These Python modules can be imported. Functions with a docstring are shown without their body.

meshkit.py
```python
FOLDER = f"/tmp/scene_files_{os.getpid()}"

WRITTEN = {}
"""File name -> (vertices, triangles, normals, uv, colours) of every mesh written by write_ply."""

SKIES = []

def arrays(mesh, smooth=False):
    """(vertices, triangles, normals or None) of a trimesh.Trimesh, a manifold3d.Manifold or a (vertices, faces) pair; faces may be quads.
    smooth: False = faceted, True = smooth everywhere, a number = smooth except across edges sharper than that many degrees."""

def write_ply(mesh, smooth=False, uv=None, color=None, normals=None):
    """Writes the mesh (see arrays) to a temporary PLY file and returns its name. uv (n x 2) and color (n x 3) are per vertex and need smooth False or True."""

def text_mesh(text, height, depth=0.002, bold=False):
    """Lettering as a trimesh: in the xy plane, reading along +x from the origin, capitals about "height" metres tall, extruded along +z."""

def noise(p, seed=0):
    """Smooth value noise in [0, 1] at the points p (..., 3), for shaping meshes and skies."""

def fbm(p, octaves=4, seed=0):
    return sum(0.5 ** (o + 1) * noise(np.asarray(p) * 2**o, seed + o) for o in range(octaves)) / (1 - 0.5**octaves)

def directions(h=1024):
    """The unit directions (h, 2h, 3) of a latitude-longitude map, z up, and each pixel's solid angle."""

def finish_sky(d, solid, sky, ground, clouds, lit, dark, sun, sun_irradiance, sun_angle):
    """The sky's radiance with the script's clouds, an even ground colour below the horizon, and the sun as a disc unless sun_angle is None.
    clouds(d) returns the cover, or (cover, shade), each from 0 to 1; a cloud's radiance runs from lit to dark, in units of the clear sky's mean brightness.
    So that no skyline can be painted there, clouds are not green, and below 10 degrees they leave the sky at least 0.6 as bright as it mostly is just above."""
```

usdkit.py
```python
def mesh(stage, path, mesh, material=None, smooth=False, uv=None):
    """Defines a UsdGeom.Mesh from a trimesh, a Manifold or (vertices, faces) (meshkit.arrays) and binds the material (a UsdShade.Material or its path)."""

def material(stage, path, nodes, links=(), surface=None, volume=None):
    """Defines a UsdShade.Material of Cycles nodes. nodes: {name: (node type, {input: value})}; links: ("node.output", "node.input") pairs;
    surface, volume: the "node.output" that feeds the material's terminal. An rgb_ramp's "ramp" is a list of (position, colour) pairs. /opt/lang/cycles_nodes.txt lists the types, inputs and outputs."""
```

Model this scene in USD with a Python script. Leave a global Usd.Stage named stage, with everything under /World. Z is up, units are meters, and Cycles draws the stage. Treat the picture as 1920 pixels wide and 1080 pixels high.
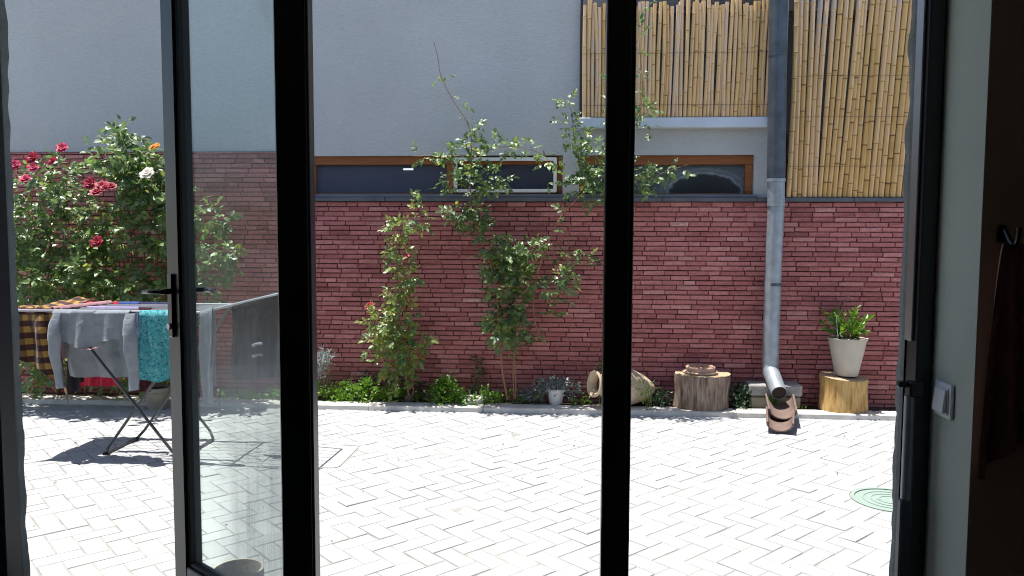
import math, random
import numpy as np, trimesh, usdkit, meshkit
import shapely.geometry as sg
from shapely import affinity
from pxr import Usd, UsdGeom, UsdLux, UsdShade, Gf, Sdf, Vt

stage = Usd.Stage.CreateInMemory()
UsdGeom.SetStageUpAxis(stage, 'Z'); UsdGeom.SetStageMetersPerUnit(stage, 1.0)
UsdGeom.Xform.Define(stage, '/World'); UsdGeom.Scope.Define(stage, '/World/Looks')
rng = np.random.default_rng(7); random.seed(7)

# ------------------------------------------------------------------ camera, sky, sun, exposure
EXPOSURE = 1.15
SKY_STRENGTH, SUN_INTENSITY = 0.075, 1.0
SUN = np.array([-0.20, 0.035, 1.0]); SUN /= np.linalg.norm(SUN)
FOC, PITCH, ROLL, EYE, YAW = 1459.3, .0702, .0038, 1.4593, .0687
FW = np.array([-math.sin(YAW) * math.cos(PITCH), math.cos(YAW) * math.cos(PITCH), -math.sin(PITCH)])
RT0 = np.array([math.cos(YAW), math.sin(YAW), 0]); UP0 = np.cross(RT0, FW)
RT = math.cos(ROLL) * RT0 + math.sin(ROLL) * UP0; UP = -math.sin(ROLL) * RT0 + math.cos(ROLL) * UP0
EYEP = np.array([0, 0, EYE])
cam = UsdGeom.Camera.Define(stage, '/World/camera')
cam.CreateHorizontalApertureAttr(36.0); cam.CreateVerticalApertureAttr(20.25)
cam.CreateFocalLengthAttr(FOC / 1920 * 36); cam.CreateClippingRangeAttr((0.05, 1000)); cam.CreateExposureAttr(EXPOSURE)
mm = Gf.Matrix4d(*[float(x) for r in ((*RT, 0), (*UP, 0), (*-FW, 0), (*EYEP, 1)) for x in r])
cam.AddTransformOp().Set(mm)
sky = UsdLux.DomeLight.Define(stage, '/World/sky')
sky.GetPrim().SetCustomDataByKey('kind', 'structure')
skym = usdkit.material(stage, '/World/Looks/sky_air', {
    's': ('sky_texture', {'sky_type': 'single_scattering', 'sun_disc': False, 'sun_elevation': math.asin(SUN[2]), 'sun_rotation': math.atan2(SUN[0], SUN[1])}),
    'b': ('background_shader', {'strength': SKY_STRENGTH})}, [('s.color', 'b.color')], surface='b.background')
UsdShade.MaterialBindingAPI.Apply(sky.GetPrim()).Bind(skym)
sun = UsdLux.DistantLight.Define(stage, '/World/sun')
sun.CreateIntensityAttr(SUN_INTENSITY); sun.CreateAngleAttr(0.5); sun.CreateNormalizeAttr(True); sun.CreateColorAttr(Gf.Vec3f(1.0, .96, .90))
zx = np.cross([0, 1, 0], SUN); zx /= np.linalg.norm(zx); zy = np.cross(SUN, zx)
sun.AddTransformOp().Set(Gf.Matrix4d(*[float(x) for r in ((*zx, 0), (*zy, 0), (*SUN, 0), (0, 0, 20, 1)) for x in r]))

# ------------------------------------------------------------------ helpers
def seen(px, py):
    return FW + RT * (px - 960) / FOC + UP * (540 - py) / FOC
def at_y(px, py, Y):
    """The point of the place that the photograph shows at a pixel, on the upright plane y = Y."""
    d = seen(px, py); return EYEP + d * (Y / d[1])
def at_z(px, py, z=0.0):
    d = seen(px, py); return EYEP + d * ((z - EYE) / d[2])

taken = {}
def numbered(parent, name):
    k = (parent, name); n = taken.get(k, 0); taken[k] = n + 1
    return f'{parent}/{name}' if n == 0 else f'{parent}/{name}_{n:03d}'
def path_of(o):
    return '/World' if o is None else str((o.GetPrim() if hasattr(o, 'GetPrim') else o).GetPath())
def tag(o, label=None, cat=None, group=None, kind=None):
    p = o.GetPrim()
    for k, v in (('label', label), ('category', cat), ('group', group), ('kind', kind)):
        if v: p.SetCustomDataByKey(k, v)
    return o
def thing(name, label, cat, group=None):
    x = UsdGeom.Xform.Define(stage, numbered('/World', name))
    return tag(x, label, cat, group)
def setting(name):
    return tag(UsdGeom.Xform.Define(stage, numbered('/World', name)), kind='structure')
def obj(name, mesh, mat, parent=None, smooth=False, uv=None, tone=None):
    m = usdkit.mesh(stage, numbered(path_of(parent), name), mesh, mat, smooth=smooth, uv=uv)
    if tone is not None:
        pv = UsdGeom.PrimvarsAPI(m)
        if np.ndim(tone) == 0:
            pv.CreatePrimvar('tone', Sdf.ValueTypeNames.FloatArray, 'constant').Set(Vt.FloatArray([float(tone)]))
        else:
            pv.CreatePrimvar('tone', Sdf.ValueTypeNames.FloatArray, 'vertex').Set(Vt.FloatArray.FromNumpy(np.asarray(tone, np.float32)))
    return m
def cat_mesh(parts):
    V, F, n = [], [], 0
    for v, f in parts:
        V.append(np.asarray(v, float)); F.append(np.asarray(f, int) + n); n += len(v)
    return np.vstack(V), np.vstack(F)
def tri(q):
    q = np.asarray(q); return np.vstack([q[:, [0, 1, 2]], q[:, [0, 2, 3]]])
def box(x0, x1, y0, y1, z0, z1, ch=0.0):
    """A box; with ch, all edges are chamfered."""
    if ch <= 0:
        m = trimesh.creation.box([x1 - x0, y1 - y0, z1 - z0]); m.apply_translation([(x0 + x1) / 2, (y0 + y1) / 2, (z0 + z1) / 2])
        return np.array(m.vertices), np.array(m.faces)
    pts = []
    for sx in (0, 1):
        for sy in (0, 1):
            for sz in (0, 1):
                p = np.array([(x0, x1)[sx], (y0, y1)[sy], (z0, z1)[sz]], float)
                d = np.array([1 - 2 * sx, 1 - 2 * sy, 1 - 2 * sz]) * ch
                for k in range(3):
                    q = p + d; q[k] = p[k]; pts.append(q)
    h = trimesh.convex.convex_hull(np.array(pts))
    return np.array(h.vertices), np.array(h.faces)
def tm(m): return np.array(m.vertices), np.array(m.faces)
def tube(points, radii, sides=8, cap=True):
    p = np.asarray(points, float); n = len(p)
    r = np.broadcast_to(np.asarray(radii, float), (n,))
    t = np.gradient(p, axis=0); t /= np.linalg.norm(t, axis=1, keepdims=True) + 1e-12
    ref = np.array([0, 0, 1.0]) if abs(t[:, 2]).mean() < .9 else np.array([0, 1.0, 0])
    a = np.cross(t, ref); a /= np.linalg.norm(a, axis=1, keepdims=True) + 1e-12
    b = np.cross(t, a); an = np.arange(sides) * 2 * np.pi / sides
    v = p[:, None] + r[:, None, None] * (np.cos(an)[None, :, None] * a[:, None] + np.sin(an)[None, :, None] * b[:, None])
    i, j = np.meshgrid(np.arange(n - 1), np.arange(sides), indexing='ij')
    q = np.stack([i * sides + j, i * sides + (j + 1) % sides, (i + 1) * sides + (j + 1) % sides, (i + 1) * sides + j], -1).reshape(-1, 4)
    V, F = v.reshape(-1, 3), tri(q)
    if cap:
        V = np.vstack([V, p[:1], p[-1:]]); k = n * sides
        c0 = [[k, (j + 1) % sides, j] for j in range(sides)]; c1 = [[k + 1, (n - 1) * sides + j, (n - 1) * sides + (j + 1) % sides] for j in range(sides)]
        F = np.vstack([F, c0, c1])
    return V, F
def smooth_line(pts, n=24):
    from scipy.interpolate import CubicSpline
    pts = np.asarray(pts, float)
    d = np.r_[0, np.cumsum(np.linalg.norm(np.diff(pts, axis=0), axis=1))]
    if len(pts) < 3: return pts[0] + (pts[-1] - pts[0]) * np.linspace(0, 1, n)[:, None]
    return CubicSpline(d, pts)(np.linspace(0, d[-1], n))
def lathe(prof, sections=40):
    return tm(trimesh.creation.revolve(np.asarray(prof, float), sections=sections))
def move(vf, loc=(0, 0, 0), R=None):
    v = np.asarray(vf[0], float)
    if R is not None: v = v @ np.asarray(R).T
    return v + np.asarray(loc, float), vf[1]
def rot(axis, deg):
    return trimesh.transformations.rotation_matrix(math.radians(deg), axis)[:3, :3]
def rough(vf, amp, scale, seed=0):
    v = np.array(vf[0], float)
    for k in range(3): v[:, k] += (meshkit.fbm(v * scale + 17.3 * k + 5, 3, seed + k) - .5) * 2 * amp
    return v, vf[1]
def finer(vf, edge):
    v, f = trimesh.remesh.subdivide_to_size(np.asarray(vf[0]), np.asarray(vf[1]), edge, max_iter=12)
    m = trimesh.Trimesh(v, f, process=True); return tm(m)

# ------------------------------------------------------------------ materials
L = '/World/Looks/'
def plain(name, col, rough_=.6, metal=0.0, spec=.5, vary=.15, scale=12, bump=0.0, bscale=60, stretch=(1, 1, 1), **kw):
    lo = [c * (1 - vary) for c in col]; hi = [min(1, c * (1 + vary)) for c in col]
    nodes = {'t': ('geometry', {}), 'm': ('mapping', {'scale': stretch}), 'n': ('noise_texture', {'scale': scale, 'detail': 4.0}),
             'r': ('rgb_ramp', {'ramp': [(.25, lo), (.75, hi)]}),
             'p': ('principled_bsdf', {'roughness': rough_, 'metallic': metal, 'specular_ior_level': spec, **kw})}
    links = [('t.position', 'm.vector'), ('m.vector', 'n.vector'), ('n.fac', 'r.fac'), ('r.color', 'p.base_color')]
    if bump:
        nodes['bn'] = ('noise_texture', {'scale': bscale, 'detail': 5.0}); nodes['b'] = ('bump', {'strength': bump, 'distance': .01})
        links += [('m.vector', 'bn.vector'), ('bn.fac', 'b.height'), ('b.normal', 'p.normal')]
    return usdkit.material(stage, L + name, nodes, links, surface='p.BSDF')
def toned(name, stops, rough_=.7, spec=.4, scale=20, amount=.35, bump=.3, bscale=80, translucent=0.0, extra=None):
    """Colour from the mesh's own tone (one number for each piece), broken up by noise."""
    nodes = {'a': ('attribute', {'attribute': 'tone'}), 't': ('geometry', {}), 'n': ('noise_texture', {'scale': scale, 'detail': 5.0, 'roughness': .6}),
             's': ('math', {'math_type': 'multiply_add', 'value2': amount, 'value3': -amount / 2}), 'add': ('math', {'math_type': 'add', 'use_clamp': True}),
             'r': ('rgb_ramp', {'ramp': stops}), 'p': ('principled_bsdf', {'roughness': rough_, 'specular_ior_level': spec}),
             'bn': ('noise_texture', {'scale': bscale, 'detail': 5.0}), 'b': ('bump', {'strength': bump, 'distance': .004})}
    links = [('t.position', 'n.vector'), ('n.fac', 's.value1'), ('s.value', 'add.value1'), ('a.fac', 'add.value2'), ('add.value', 'r.fac'), ('r.color', 'p.base_color'),
             ('t.position', 'bn.vector'), ('bn.fac', 'b.height'), ('b.normal', 'p.normal')]
    surf = 'p.BSDF'
    if translucent:
        nodes['tr'] = ('translucent_bsdf', {}); nodes['mx'] = ('mix_closure', {'fac': translucent})
        nodes['br'] = ('hsv', {'hue': .48, 'saturation': 1.1, 'value': 1.9})
        links += [('r.color', 'br.color'), ('br.color', 'tr.color'), ('p.BSDF', 'mx.closure1'), ('tr.BSDF', 'mx.closure2')]; surf = 'mx.closure'
    return usdkit.material(stage, L + name, nodes, links, surface=surf)

def plaster(name, col, horiz=True, strength=.6):
    sc = (9, 9, 55) if horiz else (40, 40, 40)
    return usdkit.material(stage, L + name, {
        't': ('geometry', {}), 'm': ('mapping', {'scale': sc}), 'n': ('noise_texture', {'scale': 3.0, 'detail': 6.0, 'roughness': .65}),
        'big': ('noise_texture', {'scale': .9, 'detail': 4.0}), 'mv': ('mapping', {'scale': (5, 5, .45)}), 'vs': ('noise_texture', {'scale': 1.0, 'detail': 5.0, 'roughness': .6}), 'r3': ('rgb_ramp', {'ramp': [(.3, (.965, .967, .97)), (.6, (1, 1, 1))]}), 'mu2': ('mix_color', {'blend_type': 'multiply', 'fac': 1.0}),
        'r1': ('rgb_ramp', {'ramp': [(.3, [c * .93 for c in col]), (.7, [c * 1.05 for c in col])]}),
        'r2': ('rgb_ramp', {'ramp': [(.35, (.86, .86, .86)), (.6, (1, 1, 1))]}),
        'mu': ('mix_color', {'blend_type': 'multiply', 'fac': 1.0}),
        'b': ('bump', {'strength': strength, 'distance': .006}), 'p': ('principled_bsdf', {'roughness': .9, 'specular_ior_level': .2})},
        [('t.position', 'm.vector'), ('m.vector', 'n.vector'), ('t.position', 'big.vector'), ('big.fac', 'r1.fac'), ('n.fac', 'r2.fac'), ('r1.color', 'mu.a'), ('r2.color', 'mu.b'),
         ('t.position', 'mv.vector'), ('mv.vector', 'vs.vector'), ('vs.fac', 'r3.fac'), ('mu.result', 'mu2.a'), ('r3.color', 'mu2.b'), ('mu2.result', 'p.base_color'), ('n.fac', 'b.height'), ('b.normal', 'p.normal')], surface='p.BSDF')

def pane(name, tint, ior=1.5, grey=None):
    nodes = {'f': ('fresnel', {'IOR': ior}), 'ge': ('geometry', {}), 'ff': ('math', {'math_type': 'subtract', 'value1': 1.0}), 'fm': ('math', {'math_type': 'multiply'}), 'tr': ('transparent_bsdf', {'color': tint}), 'g': ('glossy_bsdf', {'color': (1, 1, 1), 'roughness': .02}), 'mx': ('mix_closure', {}), 'du': ('diffuse_bsdf', {'color': (.42, .42, .52)}), 'md': ('mix_closure', {'fac': .09})}
    return usdkit.material(stage, L + name, nodes, [('ge.backfacing', 'ff.value2'), ('ff.value', 'fm.value1'), ('f.fac', 'fm.value2'), ('fm.value', 'mx.fac'), ('tr.BSDF', 'mx.closure1'), ('g.BSDF', 'mx.closure2'), ('mx.closure', 'md.closure1'), ('du.BSDF', 'md.closure2')], surface='md.closure')

M = {}
M['plaster'] = plaster('grey_plaster', (.45, .445, .43))
M['house_plaster'] = plaster('rough_grey_plaster', (.26, .275, .27), horiz=False, strength=.7)
M['inner_plaster'] = plain('inner_plaster', (.49, .535, .475), .9, vary=.06, scale=3, bump=.15, bscale=120)
M['room_wall'] = plain('room_wall', (.50, .42, .34), .9, vary=.1, scale=2)
M['room_floor'] = plain('room_floor', (.20, .16, .12), .7, vary=.2, scale=5)
M['brick'] = toned('red_brick', [(0, (.20, .068, .067)), (.3, (.33, .112, .108)), (.6, (.44, .165, .155)), (.85, (.51, .245, .225)), (1, (.58, .36, .33))], .88, .22, 38, .80, 1.0, 85)
M['mortar'] = plain('dark_mortar', (.12, .050, .048), .95, vary=.3, scale=30)
M['paver'] = toned('concrete_paver', [(0, (.31, .317, .322)), (.5, (.372, .38, .385)), (1, (.44, .447, .45))], .8, .3, 7, .7, .25, 150)
M['joint'] = plain('joint_sand', (.275, .27, .25), .95, vary=.4, scale=8)
M['ground'] = plain('yard_ground', (.25, .24, .22), .95, vary=.2, scale=.5)
M['kerb'] = plain('kerb_concrete', (.56, .535, .49), .85, vary=.2, scale=9, bump=.3, bscale=90)
M['soil'] = plain('garden_soil', (.035, .026, .018), .95, vary=.5, scale=25, bump=.8, bscale=40)
M['slate'] = plain('slate_coping', (.085, .088, .10), .6, vary=.25, scale=7, bump=.2)
M['sill'] = plain('grey_sill', (.16, .17, .20), .5, vary=.15, scale=7)
M['frame_wood'] = plain('orange_brown_wood', (.22, .072, .016), .45, vary=.25, scale=4, stretch=(1, 1, 18), bump=.1)
M['white_metal'] = plain('white_paint', (.62, .60, .58), .4, vary=.06)
M['lamp'] = usdkit.material(stage, L + 'lit_tube', {'e': ('emission', {'color': (1, .98, .95), 'strength': 1.6})}, [], surface='e.emission')
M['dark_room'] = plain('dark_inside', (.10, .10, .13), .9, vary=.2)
M['inside_shelf'] = plain('grey_inside_panel', (.075, .08, .085), .8)
M['window_glass'] = pane('window_glass', (.55, .56, .60), 1.45)
M['slab'] = plain('pale_balcony_paint', (.47, .51, .56), .6, vary=.08, scale=5)
M['rail_metal'] = plain('dark_rail_metal', (.03, .03, .035), .5, metal=.3)
M['anthracite'] = plain('anthracite_paint', (.022, .025, .030), .32, spec=.5, vary=.1, scale=4)
M['black_metal'] = plain('black_metal', (.010, .010, .011), .25, vary=.1)
M['silver'] = plain('brushed_silver', (.45, .45, .46), .35, metal=.9, vary=.08)
M['gasket'] = plain('rubber_gasket', (.012, .012, .013), .6)
M['switch'] = plain('switch_plastic', (.78, .82, .84), .3, vary=.03)
M['zinc'] = plain('galvanised_zinc', (.30, .335, .37), .45, metal=.35, vary=.22, scale=14, bump=.12, bscale=30)
M['zinc_dark'] = plain('weathered_zinc', (.075, .09, .108), .5, metal=.3, vary=.35, scale=9, bump=.15, bscale=30)
M['saucer_clay'] = plain('saucer_clay', (.40, .27, .20), .85, vary=.2, scale=14, bump=.3)
M['terracotta'] = plain('terracotta', (.150, .100, .083), .85, vary=.25, scale=14, bump=.4)
M['pale_clay'] = plain('pale_clay', (.50, .40, .27), .85, vary=.2, scale=7, bump=.3)
M['crumbs_and_mouth_shade'] = plain('dark_crumbs_and_mouth_shade', (.10, .035, .022), .9, vary=.3)
M['pot'] = plain('beige_pot', (.46, .41, .34), .8, vary=.1, scale=8, bump=.15)
M['stone'] = plain('grey_stone', (.30, .295, .28), .9, vary=.3, scale=12, bump=.7, bscale=35)
M['sandstone'] = plain('beige_stone', (.25, .225, .165), .9, vary=.25, scale=10, bump=.5, bscale=35)
M['pebble'] = toned('pebble', [(0, (.16, .09, .06)), (.5, (.40, .30, .22)), (1, (.62, .55, .46))], .8)
M['bark'] = usdkit.material(stage, L + 'grey_bark', {
    't': ('geometry', {}), 'm': ('mapping', {'scale': (30, 30, 3.2)}), 'n': ('noise_texture', {'scale': 1.6, 'detail': 7.0, 'roughness': .65, 'distortion': .6}),
    'r': ('rgb_ramp', {'ramp': [(.30, (.055, .032, .022)), (.43, (.19, .125, .095)), (.55, (.30, .225, .18)), (.72, (.42, .34, .28))]}),
    'b': ('bump', {'strength': .9, 'distance': .02}), 'p': ('principled_bsdf', {'roughness': .9, 'specular_ior_level': .2})},
    [('t.position', 'm.vector'), ('m.vector', 'n.vector'), ('n.fac', 'r.fac'), ('r.color', 'p.base_color'), ('n.fac', 'b.height'), ('b.normal', 'p.normal')], surface='p.BSDF')
M['peeled'] = usdkit.material(stage, L + 'peeled_yellow_wood', {
    't': ('geometry', {}), 'm': ('mapping', {'scale': (22, 22, 4)}), 'n': ('noise_texture', {'scale': 1.3, 'detail': 6.0, 'roughness': .6, 'distortion': .4}),
    'r': ('rgb_ramp', {'ramp': [(.30, (.15, .065, .025)), (.39, (.36, .20, .07)), (.55, (.50, .32, .12)), (.75, (.58, .42, .20))]}),
    'b': ('bump', {'strength': .4, 'distance': .01}), 'p': ('principled_bsdf', {'roughness': .8, 'specular_ior_level': .25})},
    [('t.position', 'm.vector'), ('m.vector', 'n.vector'), ('n.fac', 'r.fac'), ('r.color', 'p.base_color'), ('n.fac', 'b.height'), ('b.normal', 'p.normal')], surface='p.BSDF')
M['cut_wood'] = usdkit.material(stage, L + 'cut_wood', {
    'u': ('uvmap', {}), 'w': ('wave_texture', {'wave_type': 'rings', 'rings_direction': 'z', 'scale': 14.0, 'distortion': 2.5, 'detail': 3.0}),
    'r': ('rgb_ramp', {'ramp': [(0, (.30, .19, .10)), (.5, (.46, .34, .21)), (1, (.52, .40, .26))]}), 'p': ('principled_bsdf', {'roughness': .85})},
    [('u.UV', 'w.vector'), ('w.fac', 'r.fac'), ('r.color', 'p.base_color')], surface='p.BSDF')
M['bamboo'] = toned('bamboo', [(0, (.05, .026, .012)), (.14, (.20, .11, .04)), (.34, (.62, .375, .12)), (.55, (.70, .45, .20)), (.75, (.71, .47, .28)), (.9, (.54, .46, .39)), (1, (.44, .43, .42))], .45, .5, 7, .28, .15, 60)
M['stem'] = plain('rose_cane', (.24, .13, .065), .7, vary=.3, scale=30)
M['green_stem'] = plain('green_stem', (.12, .15, .045), .7, vary=.3, scale=30)
M['leaf'] = toned('rose_leaf', [(0, (.045, .088, .032)), (.3, (.092, .168, .055)), (.6, (.145, .23, .062)), (.85, (.22, .27, .06)), (1, (.30, .26, .06))], .42, 1.0, 12, .25, .2, 40, translucent=.36)
M['lime_leaf'] = toned('lime_leaf', [(0, (.03, .085, .012)), (.4, (.07, .19, .02)), (.8, (.13, .26, .03)), (1, (.28, .30, .05))], .4, .6, 12, .25, .2, 40, translucent=.3)
M['silver_leaf'] = toned('silver_leaf', [(0, (.10, .15, .13)), (.5, (.20, .27, .25)), (1, (.36, .40, .40))], .6, .4, 14, .3, .2, 40, translucent=.12)
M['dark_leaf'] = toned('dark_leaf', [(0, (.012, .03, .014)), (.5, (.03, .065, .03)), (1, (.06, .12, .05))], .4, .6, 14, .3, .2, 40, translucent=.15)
M['red_petal'] = toned('red_petal', [(0, (.10, .002, .008)), (.5, (.27, .005, .020)), (1, (.38, .014, .045))], .5, .4, 30, .3, .1, 40, translucent=.25)
M['pink_petal'] = toned('pink_petal', [(0, (.20, .006, .035)), (.5, (.42, .020, .075)), (1, (.55, .07, .14))], .5, .4, 30, .3, .1, 40, translucent=.25)
M['white_petal'] = toned('white_petal', [(0, (.45, .42, .33)), (.5, (.62, .60, .52)), (1, (.72, .70, .66))], .5, .4, 30, .3, .1, 40, translucent=.25)
M['orange_petal'] = toned('orange_petal', [(0, (.5, .16, .015)), (.5, (.65, .30, .04)), (1, (.75, .45, .15))], .5, .4, 30, .3, .1, 40, translucent=.25)
M['rack'] = plain('grey_tube', (.07, .075, .08), .4, metal=.4)
M['rack_white'] = plain('white_wire', (.34, .34, .38), .4)
M['lid_green'] = plain('pale_green_plastic', (.25, .325, .29), .6, vary=.06)
def cloth_mat(name, col, vary=.12, weave=.25, trans=.12):
    return usdkit.material(stage, L + name, {
        'u': ('uvmap', {}), 'cr': ('noise_texture', {'scale': 22.0, 'detail': 4.0, 'roughness': .6, 'distortion': .8}), 'b2': ('bump', {'strength': .45, 'distance': .02}), 'n': ('noise_texture', {'scale': 14.0, 'detail': 4.0}), 'r': ('rgb_ramp', {'ramp': [(.3, [c * (1 - vary) for c in col]), (.7, [min(1, c * (1 + vary)) for c in col])]}),
        'w': ('noise_texture', {'scale': 420.0, 'detail': 2.0}), 'b': ('bump', {'strength': weave, 'distance': .002}), 'tr': ('translucent_bsdf', {}), 'mx': ('mix_closure', {'fac': trans}),
        'p': ('principled_bsdf', {'roughness': .9, 'specular_ior_level': .15, 'sheen_weight': .2})},
        [('u.UV', 'n.vector'), ('n.fac', 'r.fac'), ('r.color', 'p.base_color'), ('r.color', 'tr.color'), ('u.UV', 'w.vector'), ('w.fac', 'b.height'), ('u.UV', 'cr.vector'), ('cr.fac', 'b2.height'), ('b2.normal', 'b.normal'), ('b.normal', 'p.normal'), ('p.BSDF', 'mx.closure1'), ('tr.BSDF', 'mx.closure2')], surface='mx.closure')
for n, c in dict(grey_knit=(.27, .30, .34), pink_cloth=(.46, .25, .27), navy_cloth=(.025, .032, .09), blue_cloth=(.05, .085, .30), red_cloth=(.45, .02, .05), black_cloth=(.014, .011, .016),
                 pale_cloth=(.24, .27, .32), lavender_cloth=(.34, .30, .50), dark_shirt=(.008, .009, .012), curtain_cloth=(.30, .16, .13), maroon_cloth=(.06, .012, .02)).items():
    M[n] = cloth_mat(n, c)
M['checked'] = usdkit.material(stage, L + 'checked_cloth', {
    'u': ('uvmap', {}), 's': ('separate_xyz', {}), 
    'a': ('math', {'math_type': 'multiply', 'value2': 9.0}), 'af': ('math', {'math_type': 'fraction'}), 'as': ('math', {'math_type': 'greater_than', 'value2': .5}),
    'c': ('math', {'math_type': 'multiply', 'value2': 13.0}), 'cf': ('math', {'math_type': 'fraction'}), 'cs': ('math', {'math_type': 'greater_than', 'value2': .5}),
    'sum': ('math', {'math_type': 'multiply_add', 'value2': .34}), 'w': ('math', {'math_type': 'multiply', 'value2': .66}),
    'r': ('rgb_ramp', {'ramp': [(0, (.34, .21, .055)), (.34, (.15, .075, .035)), (.66, (.065, .028, .022)), (1, (.035, .016, .015))]}),
    'p': ('principled_bsdf', {'roughness': .9, 'specular_ior_level': .15, 'sheen_weight': .2})},
    [('u.UV', 's.vector'), ('s.x', 'a.value1'), ('a.value', 'af.value1'), ('af.value', 'as.value1'), ('s.y', 'c.value1'), ('c.value', 'cf.value1'), ('cf.value', 'cs.value1'),
     ('cs.value', 'w.value1'), ('as.value', 'sum.value1'), ('w.value', 'sum.value3'), ('sum.value', 'r.fac'), ('r.color', 'p.base_color')], surface='p.BSDF')
M['floral'] = usdkit.material(stage, L + 'teal_floral_cloth', {
    'u': ('uvmap', {}), 'd': ('noise_texture', {'scale': 40.0, 'detail': 3.0}), 'v': ('voronoi_texture', {'scale': 62.0, 'randomness': 1.0}), 'v2': ('noise_texture', {'scale': 95.0, 'detail': 3.0, 'distortion': 1.5}),
    'r': ('rgb_ramp', {'ramp': [(.0, (.015, .085, .15)), (.20, (.02, .12, .19)), (.27, (.09, .40, .44)), (.6, (.10, .43, .46)), (.8, (.22, .52, .54))]}),
    'r2': ('rgb_ramp', {'ramp': [(.38, (.14, .30, .45)), (.44, (1, 1, 1))]}), 'mu': ('mix_color', {'blend_type': 'multiply', 'fac': .9}),
    'tr': ('translucent_bsdf', {}), 'mx': ('mix_closure', {'fac': .2}), 'p': ('principled_bsdf', {'roughness': .85, 'specular_ior_level': .15})},
    [('u.UV', 'v.vector'), ('u.UV', 'v2.vector'), ('v.distance', 'r.fac'), ('v2.fac', 'r2.fac'), ('r.color', 'mu.a'), ('r2.color', 'mu.b'), ('mu.result', 'p.base_color'), ('mu.result', 'tr.color'),
     ('p.BSDF', 'mx.closure1'), ('tr.BSDF', 'mx.closure2')], surface='mx.closure')
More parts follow.
